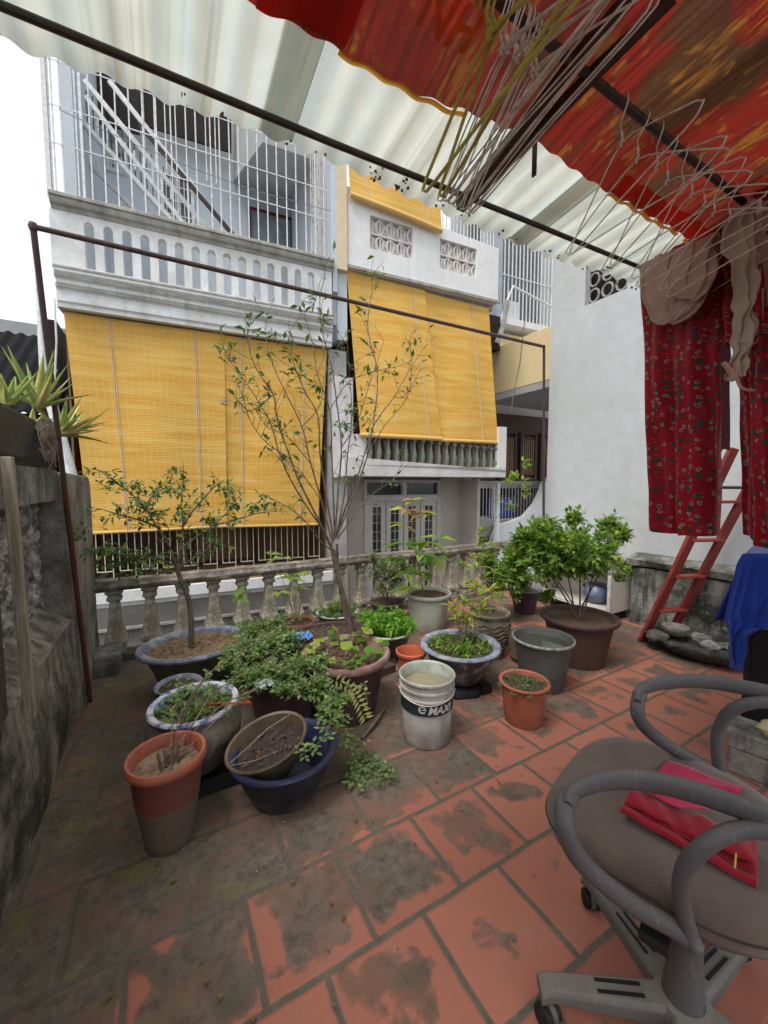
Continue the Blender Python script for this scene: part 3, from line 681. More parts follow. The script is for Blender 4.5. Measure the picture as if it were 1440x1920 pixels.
# ---- house 3 (right): yellow balcony, barred window above
t = thing('yellow_balcony_house', 'house with a pale yellow balcony and dark folding doors, next to the white wall', 'house', P(7.4,1.5,-1.6))
cx = P(6.54,1.0,0).x; cy = P(6.54,1.0,0).y
g = MB(); g.box((cx,3.0,3.12),(cx+.10,cy,3.98)); g.build('balcony_front', M['yel'], t, bevel=.01)
g = MB(); g.box((cx+.004,3.0,3.0),(cx+3,cy,3.115)); g.build('balcony_soffit', M['soffit'], t)
g = FB(); g.fb(6.62,9.6,1.0,1.1,3.115,4.40); g.build('balcony_side', M['yel'], t)
g = FB(); g.fb(6.5,9.5,2.0,2.2,-1.6,7.2); g.fb(6.75,9.5,1.2,2.0,1.32,1.44); g.build('wall', M['soffit'], t)
g = FB(); g.fb(6.76,9.5,1.78,1.85,1.46,3.0); g.build('door', M['wood'], t)
g = FB()
for k in range(4):
    x0 = 6.93+k*.62; g.frame(x0,x0+.5,1.72,1.78,1.50,2.62,.06)
g.build('door_leaf', M['wood'], t)
for k in range(4):
    x0 = 6.99+k*.62
    for j in range(3):
        q = x0+.02+j*.125; b = FB(); K = 6; b.fb(q,q+.09,1.735,1.76,1.62,2.45)
        b.tube([P(q+.045-.04*math.cos(math.pi*a/K),1.735,2.45+.05*math.sin(math.pi*a/K)) for a in range(K+1)], .01, 4)
        b.build('pane', M['woodyel'], t)
        b = FB(); b.fb(q+.04,q+.05,1.722,1.73,1.62,2.5); b.build('glazing_bar', M['wood'], t)
g = FB(); g.fb(6.3,9.4,.95,1.0,1.40,1.47); g.fb(6.3,9.4,.96,.99,1.36,1.375); g.build('railing_top', M['grey'], t)
g = FB()
for i in range(32): x = 6.36+i*.082; g.fb(x-.0035,x+.0035,.97,.978,.70,1.40)
g.build('railing', M['wht'], t)
g = FB(); g.fb(6.3,9.0,1.9,2.0,-.2,1.32); g.build('lower_shutter', M['wood'], t)
g = FB(); g.fb(6.25,7.6,.78,1.9,.38,.70); g.build('lower_slab', M['grey'], t, bevel=.01)
# curved white parapet
pts = []; 
for (px, py) in [(925,1010),(936,985),(960,978),(985,968),(1005,945),(1015,925),(1022,905),(1035,893),(1090,893),(1090,1120),(925,1120)]: pts.append(fpx(px, py, .6))
g = FB(); n = len(pts); g.add([P(a,.6,b) for a, b in pts]+[P(a,.72,b) for a, b in pts], [tuple(range(n-1,-1,-1)), tuple(range(n,2*n))]+[(i,(i+1) % n,n+(i+1) % n,n+i) for i in range(n)]); g.build('curved_parapet', M['h2w'], t)
g = FB(); g.fb(6.9,7.4,1.0,1.3,.72,1.12)
crate = g.build('plastic_crate', simple('blue plastic', (.05,.08,.32), (.03,.05,.2), 5, .4), loc=P(7.1,1.1,.72), bevel=.02); tag(crate, 'blue plastic crate behind the bars beside the curved white parapet', 'crate')
# barred window box with air conditioners
a = fpx(936,430,1.0)[0]; b = fpx(1040,500,1.0)[0]
g = FB(); g.fb(a-.12,a+.02,.9,1.4,4.5,7.0); g.build('grey_column', simple('grey blue metal column',(.38,.41,.46),(.28,.3,.34),4,.5), t)
g = FB()
for i in range(15): x = a+.06+i*.095; g.fb(x-.009,x+.009,.88,.898,4.62,6.8)
for z in (5.45,6.3): g.fb(a,b+.3,.87,.882,z-.007,z+.007)
g.build('window_bars', M['wht'], t)
g = FB(); g.fb(a,b+.5,1.9,1.95,4.4,7.1); g.build('dark_window', M['glass'], t)
g = FB(); g.fb(a,b+.5,.80,1.3,4.50,4.62); g.build('ledge', M['h2w'], t)
g = FB(); g.fb(a+.35,a+.62,1.1,1.4,4.62,5.12); g.build('white_box', M['wht'], t, bevel=.01)
g = FB(); q0 = P(a-.25,.7,4.35); g.tube([P(a-.3,.65,4.2),P(a-.2,.62,4.55),P(a-.08,.6,4.9),P(a+.02,.6,5.1),P(a+.5,.62,5.02),P(a+1.0,.66,4.95),P(a+1.5,.66,4.95)], .022, 8); g.build('bent_pipe', M['wht'], t, smooth=True)
g = FB(); g.tube([P(a-.35,.6,4.0),P(a-.2,.6,4.35),P(a-.12,.6,4.8)], .05, 8); g.build('grey_duct', M['grey'], t, smooth=True)
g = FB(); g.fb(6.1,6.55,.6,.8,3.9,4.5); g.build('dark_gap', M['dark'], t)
g = MB(); pt = [atY(985,590,3.45),atY(975,680,3.45),atY(962,745,3.45),atY(958,775,3.45)]
g.tube(pt, .006, 6); tag(g.build('hanging_wire', M['bark'], loc=pt[0]), 'thin brown wire dangling beside the yellow balcony', 'wire')

for i, (a, b, lb) in enumerate([((640,640),(1030,560),'thin black cable crossing in front of the lower yellow blinds, above the green balusters'),((110,205),(620,395),'thin grey wire sagging along the security bars')]):
    p_, q_ = fpx(a[0], a[1], -.15), fpx(b[0], b[1], -.15); g = MB(); A_, B_q = P(p_[0],-.15,p_[1]), P(q_[0],-.15,q_[1])
    if i == 1: g.tube([A_.lerp(B_q, k/14)-Vector((0,0,.10*math.sin(math.pi*k/14))) for k in range(15)], .004, 5); tag(g.build('cable', M['grey'], loc=A_, smooth=True), lb, 'cable')
# ---- house 4: white wall on the right
WX = 4.25
t = thing('white_house', 'plain white painted side wall of the house on the right', 'house', (4.6,2,0))
g = MB(); wy0, wy1, wz0, wz1 = 2.45, 2.92, 3.42, 3.95
def wf(u, v):
    q = Vector((WX, 3.34-4.6*u, -.05+6.5*v)); return q + Vector((mnoise.noise(q*1.3)*.012+mnoise.noise(q*5)*.001, 0, 0))
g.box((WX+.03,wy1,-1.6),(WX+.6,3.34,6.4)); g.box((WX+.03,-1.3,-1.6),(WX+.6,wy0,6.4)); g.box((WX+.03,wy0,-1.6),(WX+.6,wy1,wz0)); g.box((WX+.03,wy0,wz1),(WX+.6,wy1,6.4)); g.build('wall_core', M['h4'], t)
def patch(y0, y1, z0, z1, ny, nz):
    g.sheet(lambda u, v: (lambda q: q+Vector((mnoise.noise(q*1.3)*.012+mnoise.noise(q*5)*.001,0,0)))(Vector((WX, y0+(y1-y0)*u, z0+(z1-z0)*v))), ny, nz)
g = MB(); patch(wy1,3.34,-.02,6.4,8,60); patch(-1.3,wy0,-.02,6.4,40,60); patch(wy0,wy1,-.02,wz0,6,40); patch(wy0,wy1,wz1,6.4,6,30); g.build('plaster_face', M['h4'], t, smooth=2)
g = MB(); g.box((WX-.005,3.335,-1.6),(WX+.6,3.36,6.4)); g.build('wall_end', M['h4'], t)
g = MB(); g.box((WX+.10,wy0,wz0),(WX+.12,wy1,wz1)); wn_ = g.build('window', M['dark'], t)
g = MB()
for i in range(3):
    for j in range(3):
        cy, cz = wy0+.08+.155*i, wz0+.09+.17*j
        g.tube([(WX+.04,cy+.06*math.cos(a*math.pi/5),cz+.07*math.sin(a*math.pi/5)) for a in range(10)], .012, 5, closed=True)
g.box((WX+.03,wy0,wz0),(WX+.06,wy0+.03,wz1)); g.box((WX+.03,wy1-.03,wz0),(WX+.06,wy1,wz1)); g.build('lattice', M['grey'], wn_)
t = thing('concrete_ledge', 'lime streaked mossy concrete ledge along the foot of the white wall', 'ledge', (4.1,1,0))
g = MB(); g.sheet(lambda u, v: Vector((4.10+mnoise.noise(Vector((9,u*12,v*5)))*.014, 2.20-3.4*u, .58*v)), 70, 14); g.box((4.12,-1.25,0),(4.24,2.20,.56)); g.sheet(lambda u, v: Vector((4.10+.15*u, 2.202, .58*v)), 4, 8); g.build('ledge_body', mossy('mossy ledge plaster', (.36,.355,.33), (.045,.045,.04), (.07,.085,.05), (.6,.6,.57), .7, 2.6), t, smooth=2)
g = MB(); g.sheet(lambda u, v: Vector((4.06+.2*v, 2.24-3.4*u, .66+.05*v+mnoise.noise(Vector((u*14,v*3,2)))*.012)), 70, 6, .06); g.build('ledge_top', M['ledge'], t, smooth=True)

# neighbour's dark roof on the left
t = thing('dark_shed', 'dark corrugated shed roof at the left edge, beyond the aloe plants', 'shed', (-3,7,-1.6))
g = MB()
def rf(u, v): 
    x = -6+4.95*u; return Vector((x, 6.0+2.2*v, 2.2+1.5*v - .02*x + .02*math.cos(x*2*math.pi/.15)))
g.sheet(rf, 200, 4, .02); g.build('roof', M['darkroof'], t)
g = MB(); g.box((-6,8.15,3.62),(-1.05,8.3,3.88)); g.build('roof_edge', M['soffit'], t)
g = MB(); g.box((-6,6.3,-1.6),(-1.06,6.45,2.25)); g.box((-1.15,6.3,-1.6),(-1.06,8.2,3.4)); g.build('wall', M['dark'], t)

# =================================================================== CANOPY, TARPAULIN, BEAMS
def zr(Y): return 2.235 + .10*(1.03-Y)
def eaveY(x):
    L = [(-.8,1.055),(-.2,1.05),(.4,1.01),(.75,1.02),(1.25,1.03),(1.75,.985),(4.3,.97)]
    for (a, b), (c, d) in zip(L, L[1:]):
        if x <= c: return b+(d-b)*(x-a)/(c-a)
    return .97
t = thing('canopy_roof', 'translucent corrugated plastic canopy sloping over the front of the terrace', 'canopy', (1.5,.2,2.3))
def corr(x): return .0070*math.cos(2*math.pi*x/.0765)
edges = [-.55,.28,1.12,1.95,2.8,3.6,4.2]
for i in range(6):
    x0, x1 = edges[i]-.05, edges[i+1]+.03; yo = [0,.012,-.008,.015,0,.01][i]; zo = .0035*(i % 2)
    g = MB(); g.sheet(lambda u, v: (lambda X: (lambda Y: (X, Y+.006*mnoise.noise(Vector((X*9,0,0))), zr(Y)+corr(X)*(1+.25*mnoise.noise(Vector((X*3,Y*2,0))))+.004*mnoise.noise(Vector((X*2,Y*3,5)))+zo))(eaveY(X)+yo*.4-1.75*v))(x0+(x1-x0)*u), int((x1-x0)/.0765*10), 24, .0015); g.build('corrugated_sheet', M['canopy'], t, smooth=2)
# grime clumps caught in the channels at the eave
g = MB(); rr = random.Random(4)
for i in range(26):
    x = -.05+.0765*(i)+.038; n_ = 12 if i in (7,8,20) else (2 if i % 3 else 0)
    for k in range(n_):
        p = Vector((x+rr.gauss(0,.012), 1.0-rr.random()*(.06 if n_ > 5 else .02), zr(1.0)-.012-rr.random()*.006)); g.obox(p, (rr.uniform(.001,.003),0,.001), (0,rr.uniform(.001,.0035),.001), (0,.001,rr.uniform(.002,.005)))
g.build('debris', M['soil'], t)
t = thing('roof_frame', 'black steel bars carrying the corrugated canopy', 'roof frame', (1,.6,2.2))
g = MB(); A = atY(-60,-15,.90); B = atY(1197,500,.90); A.z = min(A.z, zr(.9)-.03); g.tube([A, A.lerp(B,.33)+Vector((0,0,-.004)), A.lerp(B,.66), B], .0074, 8); g.build('eave_bar', M['steel'], t, smooth=True)
g = MB(); A = atY(820,-80,.56); B = atY(1470,392,.56); A.z = zr(.56)-.035; B.z = zr(.56)-.035; B.x=3.2; g.tube([A,B], .009, 8); g.build('cross_bar', M['steel'], t, smooth=True)
A = atZ(862,388,2.185); B = atZ(1180,-12,2.27); C_ = atZ(876,378,2.19); D_2 = atZ(1262,-12,2.27)
g = MB(); g.bar(A, B, .026, .026); g.build('rafter', M['steel'], t); g = MB(); g.bar(C_, D_2, .022, .022); g.build('rafter', M['steel'], t)
g = MB(); q = atY(1003,262,.72); g.bar(q, q-Vector((0,0,.085)), .012, .004); g.build('bracket', M['steel'], t)
# tarp under the sheets
te = [(-.8,.76),(.12,.757),(.33,.750),(.60,.733),(.82,.720),(1.2,.712),(1.6,.712),(2.2,.705),(3.6,.69),(4.2,.69)]
def tarpY(x):
    for (a, b), (c, d) in zip(te, te[1:]):
        if x <= c: return b+(d-b)*(x-a)/(c-a)
    return .69
def tarpf(u, v):
    x = -.2+4.3*u; y1 = tarpY(x) + .012*mnoise.noise(Vector((x*5,1,0))); y = y1 - (y1+.70)*v
    z = zr(y)-.018+.6*corr(x)-.004-.02*math.exp(-((v)/.03)**2)*abs(math.sin(x*4.1))
    return (x, y, z+.006*mnoise.noise(Vector((x*4,y*4,2))))
g = MB(); g.sheet(tarpf, 420, 40); tp = g.build('tarpaulin', M['tarp'], loc=(1.5,0,2.2), smooth=2); tag(tp, 'faded red printed tarpaulin stretched under the corrugated canopy', 'tarpaulin')
# bright turned edge of the tarp (folded over, unfaded red with orange hem)
g = MB()
def hem(u, v):
    x = 1.12+1.0*u; y1 = tarpY(x)+.012*mnoise.noise(Vector((x*5,1,0))); y = y1+.004-.055*v
    return (x, y, zr(y)-.036+.5*corr(x)-.012*math.sin(math.pi*v))
g.sheet(hem, 110, 6); g.build('folded_hem', glow('bright red tarp', (.95,.10,.05), (.85,.05,.03), .75), tp)
def hem2(u, v):
    x = .17+.16*u; y1 = tarpY(x)+.012*mnoise.noise(Vector((x*5,1,0))); y = y1+.002-.12*v
    return (x, y, zr(y)-.036+.5*corr(x)-.01*math.sin(math.pi*v))
g = MB(); g.sheet(hem2, 18, 6); g.build('folded_hem', glow('bright red tarp b', (.85,.09,.06), (.6,.04,.03), .75), tp)
otm = glow('orange tarp trim', (.9,.5,.08), (.6,.28,.04), .75)
for k in range(3):
    g = MB(); x0 = [.32,1.12,1.55][k]; x1 = [.62,1.5,1.95][k]
    g.sheet(lambda u, v: (lambda x: (x, tarpY(x)+.012*mnoise.noise(Vector((x*5,1,0)))+.006-.012*v, zr(.75)-.046+.5*corr(x)))(x0+(x1-x0)*u), 40, 1)
    g.build('orange_trim', otm, tp)
# faded printed letters on the tarp
def text_mesh(body, size, bold=.0, shear=0):
    cu = bpy.data.curves.new('lettering', 'FONT'); cu.body = body; cu.size = size; cu.offset = bold; cu.shear = shear; cu.resolution_u = 3
    o = bpy.data.objects.new('lettering', cu); COL.objects.link(o); bpy.context.view_layer.update()
    me = bpy.data.meshes.new_from_object(o.evaluated_get(bpy.context.evaluated_depsgraph_get())); bpy.data.objects.remove(o)
    vs = [v.co.copy() for v in me.vertices]; fs = [tuple(p.vertices) for p in me.polygons]; return vs, fs
vs, fs = text_mesh('NH', .10, .002); g = MB(); c0 = Vector((.43,.655,2.25))
g.add([(c0.x+v.x*.8, c0.y-v.y*1.0, zr(c0.y-v.y)-.030+.6*corr(c0.x+v.x*.8)) for v in vs], fs); g.build('lettering', glow('faded orange print', (.9,.42,.10), (.7,.2,.06), .85), tp)

# =================================================================== HANGERS
def hanger(mat, rad, label, group):
    t = thing('clothes_hanger', label, 'hanger', (0,0,0), group)
    g = MB(); H = []
    for k in range(13): a = R(-20) + R(230)*k/12; H.append((0, .021*math.cos(a), -.02+.021*math.sin(a)))
    H = H[::-1]; H = [Vector(p) for p in H]; neck = [Vector((0,.004,-.055)), Vector((0,0,-.085))]
    g.tube([Vector((0,-.03,-.03))]*0 + H[::-1] + neck, rad, 6); g.build('hook', mat, t, smooth=True)
    g = MB(); g.tube([(0,0,-.075),(.003,.002,-.085),(0,-.003,-.095),(-.003,.002,-.10),(0,0,-.108)], rad*1.5, 6); g.build('twisted_neck', mat, t, smooth=True)
    g = MB(); L = .205
    pts = [(0,.0,-.10),(0,.03,-.108),(0,.10,-.145),(0,L-.015,-.198),(0,L,-.212),(0,L-.012,-.224),(0,L-.04,-.226),(0,0,-.222),(0,-L+.04,-.226),(0,-L+.012,-.224),(0,-L,-.212),(0,-L+.015,-.198),(0,-.10,-.145),(0,-.03,-.108)]
    g.tube(pts, rad, 6, closed=True); g.build('shoulder_wire', mat, t, smooth=True)
    return t
hw = hanger(M['wire'], .0016, 'plain wire hanger in the dense bundle on the overhead bar', 'wire hangers bundled on the left of the overhead bar')
hy = hanger(M['ywire'], .0034, 'yellow coated hanger, the one on the far left of the hanger bundle', None)
zb = zr(.56)-.035+.011
def put(h, X, Y, zz, ry, rx, label=None, group=None):
    h.location = (X, Y, zz); h.rotation_euler = (rx, 0, ry)
    if label: h['label'] = label
    if group is not None:
        h['group'] = group
rr = random.Random(11)
first = True
for i in range(11):
    X = .545+.0085*i+rr.uniform(-.003,.003)
    h = hw if first else dup(hw, (0,0,0)); first = False
    put(h, X, .56, zb+.003*(i % 3), R(rr.uniform(-5,1)), R(rr.uniform(-11,-6)))
put(hy, .512, .56, zb+.006, R(2), R(-8)); h = dup(hy, (0,0,0)); put(h, .525, .56, zb+.009, R(-7), R(-9), 'yellow coated hanger crossing in front of the wire bundle')
G2 = 'wire hangers spread along the right of the overhead bar'
lab = ['wire hanger with its rounded end nearest the crossing black rafters','wire hanger with a long narrow loop, second from the black rafters','loose wire hanger in the middle of the spread, tilted to the right','wire hanger hooked beside a bent kinked hanger over the tarp','wire hanger whose rounded end points up towards the top right corner','wire hanger closest to the pale pink underwear','wire hanger above the clothes peg on the line','wire hanger turned sideways just before the wall end of the bar','short looking wire hanger between two crossing ones','last wire hanger towards the dark red garment']
for i, (X, rz, rx) in enumerate([(.92,-24,-3),(1.00,-9,4),(1.07,-31,-2),(1.13,-17,3),(1.19,-36,-4),(1.25,-22,2),(1.31,-12,-2),(1.38,-29,3),(1.46,-18,-3),(1.55,-34,2)]):
    h = dup(hw, (0,0,0)); put(h, X, .56, zb+.004*(i % 3), R(rz), R(rx), lab[i], G2)

# =================================================================== WASHING
CA = atW(1195,500,1.56); CB = atW(1372,392,1.27); CC = atW(1470,325,1.10)
def line_at(u): return CA.lerp(CB, u) if u <= 1 else CB.lerp(CC, u-1)
g = MB(); g.tube([CA-(CB-CA)*.02, CA, CB, CC, CC+(CC-CB)*1.2], .0065, 8); g.tube([CA+Vector((0,0,.018)), CB+Vector((0,0,.03)), CC+(CC-CB)*1.2+Vector((0,0,.03))], .0022, 6)
tag(g.build('clothes_line', M['steel'], loc=CA, smooth=True), 'dark clothes pole with a white wire along it, carrying the washing on the right', 'clothes line')
def floral(k, col):
    uv = k.co('UV'); 
    def dots(sc, off, rad, ring, c_in, c_ring, keep):
        nonlocal col
        mp = k.n('ShaderNodeMapping'); mp.inputs['Scale'].default_value = (sc, sc, 1); mp.inputs['Location'].default_value = (off, off*1.7, 0); k.L(uv, mp.inputs[0])
        nz = k.n('ShaderNodeTexNoise'); nz.inputs['Scale'].default_value = 2.2; k.L(mp.outputs[0], nz.inputs['Vector'])
        ad = k.n('ShaderNodeVectorMath', operation='MULTIPLY_ADD'); k.L(nz.outputs['Color'], ad.inputs[0]); ad.inputs[1].default_value = (.5,.5,0); k.L(mp.outputs[0], ad.inputs[2])
        v = k.n('ShaderNodeTexVoronoi', voronoi_dimensions='2D'); v.inputs['Scale'].default_value = 1; v.inputs['Randomness'].default_value = .9; k.L(ad.outputs[0], v.inputs['Vector'])
        s_ = k.sep(v.outputs['Color']); kp = k.math('GREATER_THAN', s_[0], keep)
        d = v.outputs['Distance']
        if c_ring: col = k.mix(k.math('MULTIPLY', kp, k.ramp(d, [(rad, 1), (rad+.03, 0)])), col, c_ring)
        col = k.mix(k.math('MULTIPLY', kp, k.ramp(d, [(rad-ring, 1), (rad-ring+.03, 0)])), col, c_in)
    dots(30, 3.3, .25, .0, (.035,.065,.055), None, .45)
    dots(36, .7, .20, .09, (.05,.09,.06), (.40,.33,.26), .50)
    dots(48, 5.1, .20, .0, (.42,.05,.03), None, .6)
    return col
M['floral'] = fabric('red floral cotton', (.36,.012,.022), (.27,.010,.024), 300, .85, floral, .18)
M['maroon'] = fabric('dark maroon cloth', (.085,.010,.018), (.05,.008,.014), 300, .9)
M['nude'] = fabric('dusty pink stretch fabric', (.50,.31,.25), (.40,.24,.19), 500, .8, trans=.15)
M['beigec'] = fabric('beige stretch fabric', (.44,.35,.25), (.34,.26,.19), 500, .8, trans=.1)
# trousers: flattened cloth tubes hanging from the pole
def leg_cloth(u0, u1, b0, b1, ztop, zbot, seed, sway=0.0, thick=.035):
    """closed tube of cloth; u0..u1 on the line at the top, b0..b1 at the hem (pixels traced at matching depth)"""
    g = MB(); NU, NV = 72, 60
    def f(i, v):
        a = 2*math.pi*i/NU; uu = .5-.5*math.cos(a); side = 1 if a < math.pi else -1
        top = line_at(u0+(u1-u0)*uu); bot = b0.lerp(b1, uu)
        p = top.lerp(bot, v); along = (line_at(1)-line_at(0)).normalized(); nrm = Vector((along.y, -along.x, 0)).normalized()
        th = thick*math.sin(a)*(.25+.75*min(1, v*2.2))
        amp = .019*min(1, .5+v*1.2)
        q = amp*(math.sin(uu*13+seed+v*1.5)+.6*math.sin(uu*29+seed*2-v*2.2)) + .010*mnoise.noise(Vector((uu*5, v*6, seed)))*2
        p = p + nrm*(-(th*.9) - q) 
        p.z += -.012*math.sin(math.pi*uu)*(1 if v > .9 else 0) + (.01*mnoise.noise(Vector((uu*6,seed,0))) if v > .85 else 0)
        return p, uu*.34+(0 if side > 0 else .5), v*1.05
    b = len(g.v)
    for j in range(NV+1):
        for i in range(NU+1):
            p, U, V = f(i, j/NV); g.uv[len(g.v)] = (U, V); g.v.append(p)
    for j in range(NV):
        for i in range(NU): a = b+j*(NU+1)+i; g.f.append((a, a+1, a+NU+2, a+NU+1))
    return g
t = thing('floral_trousers', 'red cotton trousers with small dark green and white flowers hanging from the pole', 'trousers', CA)
g = leg_cloth(.0, .93, atW(1222,990,1.53), atW(1347,1003,1.34), 0, 0, 1.3); g.build('trouser_leg', M['floral'], t, smooth=2)
g = leg_cloth(1.05, 2.05, atW(1400,1000,1.25), atW(1500,1040,1.05), 0, 0, 4.1); g.build('trouser_leg', M['floral'], t, smooth=2)
g = leg_cloth(.45, 1.6, atW(1318,640,1.37), atW(1430,640,1.18), 0, 0, 2.2, thick=.02); g.build('seat_panel', M['floral'], t, smooth=2)
g = MB()
for j in range(8):
    pass
t2 = leg_cloth(.72, 1.2, atW(1345,833,1.40), atW(1386,842,1.33), 0, 0, 6.0, thick=.012)
for i, v in enumerate(t2.v): t2.v[i] = v + Vector((.03,.05,0))
tag(t2.build('dark_garment', M['maroon'], loc=line_at(1), smooth=2), 'plain dark maroon garment hanging behind the floral trousers', 'garment')
# pale underwear draped over the pole
def drape(uL, uR, dropx, dropy, W0, seed, px0, px1, sag, mat, name, label, cat):
    t = thing(name, label, cat, line_at(uL))
    g = MB()
    def f(u, v):
        top = line_at(uL+(uR-uL)*u) + Vector((0,0,.012)); along = (line_at(1)-line_at(0)).normalized(); nrm = Vector((along.y, -along.x, 0)).normalized()
        s_ = math.sin(math.pi*u)
        z = -v*(sag*(.12+.88*max(0,s_)**.5)); off = .040+.016*math.sin(u*17+v*4+seed)+.015*math.sin(v*9+u*3)*v + .03*math.sin(math.pi*v)
        return top + nrm*off*min(1,.2+v*3) + Vector((0,0,z)) + along*(.5-u)*.16*v*v
    g.sheet(f, 40, 36, .0015); g.build('front_panel', mat, t, smooth=2)
    return t, f
def ribw(eL, eR, woff, name, mat, par, bulge=.02, seed=0, wf=lambda x: 1.50-(x-1197)*.00155):
    L = crm([atW(x, y, wf(x)+woff) for x, y in eL], 6); Rr_ = crm([atW(x, y, wf(x)+woff) for x, y in eR], 6); n = min(len(L), len(Rr_)); g = MB()
    def f(u, v):
        i = min(n-1, int(v*(n-1))); fr_ = v*(n-1)-i; j = min(n-1, i+1)
        p = L[i].lerp(L[j], fr_).lerp(Rr_[i].lerp(Rr_[j], fr_), u)
        return p - FW*(bulge*math.sin(math.pi*u) + .007*math.sin(u*15+v*5+seed)+.006*math.sin(v*13+u*7+seed)+.003*math.sin(u*33+v*8))
    g.sheet(f, 40, 44, .0015); g.build(name, mat, par, smooth=2); return f
def crm(pts, k=6):
    pts = [Vector(p) for p in pts]; out = []
    for i in range(len(pts)-1):
        p0 = pts[max(i-1,0)]; p1 = pts[i]; p2 = pts[i+1]; p3 = pts[min(i+2,len(pts)-1)]
        for j in range(k):
            t_ = j/k; out.append(.5*((2*p1)+(p2-p0)*t_+(2*p0-5*p1+4*p2-p3)*t_*t_+(3*p1-p0-3*p2+p3)*t_**3))
    out.append(pts[-1]); return out
t = thing('underwear', 'dusty pink underwear draped in a deep curve over the left end of the pole', 'underwear', CA)
f1 = ribw([(1196,500),(1200,535),(1208,570),(1222,596),(1244,608)], [(1345,440),(1342,500),(1322,555),(1296,590),(1262,609)], -.03, 'back_panel', M['nude'], t)
f2 = ribw([(1254,474),(1250,505),(1256,535),(1272,556),(1290,564)], [(1345,440),(1344,480),(1336,520),(1320,548),(1300,565)], -.055, 'front_panel', M['nude'], t, .02, 2)
g = MB(); g.tube([f1(0,i/16)-FW*.004 for i in range(17)]+[f1(i/10,1)-FW*.004 for i in range(11)]+[f1(1,1-i/16)-FW*.004 for i in range(13)], .005, 6); g.tube([f2(0,i/16)-FW*.004 for i in range(17)]+[f2(1,1-i/16)-FW*.004 for i in range(14)], .0045, 6); g.tube([f1(.2+.5*i/12,.45+.35*math.sin(math.pi*i/12))-FW*.006 for i in range(13)], .004, 6); g.build('edge_band', M['nude'], t, smooth=True)
t = thing('beige_bra', 'beige bra hanging from the pole with its straps looping down over the red trousers', 'bra', line_at(1))
def poly(pxs, w): return [atW(x, y, w) for x, y in pxs]
def ribbon(edgeL, edgeR, w, name, mat, par, bulge=.03, seed=0):
    L = crm(poly(edgeL, w), 6); Rr = crm(poly(edgeR, w), 6); n = min(len(L), len(Rr)); g = MB()
    def f(u, v):
        i = min(n-1, int(v*(n-1))); fr_ = v*(n-1)-i; j = min(n-1, i+1)
        a = L[i].lerp(L[j], fr_); b = Rr[i].lerp(Rr[j], fr_); p = a.lerp(b, u)
        return p - FW*(bulge*math.sin(math.pi*u) + .010*math.sin(u*19+v*9+seed)+.008*math.sin(v*25+u*6)+.004*math.sin(v*51))
    g.sheet(f, 22, 50, .0015); return g.build(name, mat, par, smooth=2)
def crm(pts, k=6):
    pts = [Vector(p) for p in pts]; out = []
    for i in range(len(pts)-1):
        p0 = pts[max(i-1,0)]; p1 = pts[i]; p2 = pts[i+1]; p3 = pts[min(i+2,len(pts)-1)]
        for j in range(k):
            t_ = j/k; out.append(.5*((2*p1)+(p2-p0)*t_+(2*p0-5*p1+4*p2-p3)*t_*t_+(3*p1-p0-3*p2+p3)*t_**3))
    out.append(pts[-1]); return out
ribbon([(1365,400),(1347,450),(1362,500),(1380,560),(1376,600),(1374,645),(1358,690),(1362,716)], [(1425,385),(1404,430),(1420,480),(1410,540),(1402,590),(1406,640),(1392,676),(1384,712)], 1.17, 'cup', M['beigec'], t, .03)
ribbon([(1405,395),(1392,450),(1415,520),(1422,580)], [(1452,385),(1445,450),(1450,520),(1445,585)], 1.16, 'cup', M['nude'], t, .03, 2)
for pts, r in (([(1430,540),(1428,600),(1424,660),(1420,700),(1424,725),(1410,732),(1388,725),(1380,700),(1372,690)], .004), ([(1382,640),(1412,645),(1428,625),(1430,600)], .003), ([(1356,680),(1372,700),(1375,712),(1384,680)], .007)):
    g = MB(); g.tube(crm(poly(pts, 1.14)), r, 6); g.build('strap', M['nude'], t, smooth=True)
for i, (px, py, w_, lb) in enumerate([(1274,425,1.40,'white plastic clothes peg clipped to the line above the pink underwear'),(1312,433,1.38,'grey clothes peg clipped to the line, right of the white one'),(1424,391,1.14,'white clothes peg at the top of the beige bra')]):
    p = atW(px, py, w_); mt = M['wht'] if i != 1 else M['grey']; g = MB()
    g.obox(p, (.0045,0,0), (0,.005,0), (.002,0,.022)); g.obox(p+Vector((.007,0,0)), (.0025,0,0), (0,.005,0), (-.003,0,.022)); g.tube([p+Vector((.002+.006*math.cos(a),-.006,.006*math.sin(a))) for a in [0,1,2,3,4,5]], .0015, 5)
    tag(g.build('clothes_peg', mt, loc=p), lb, 'clothes peg')

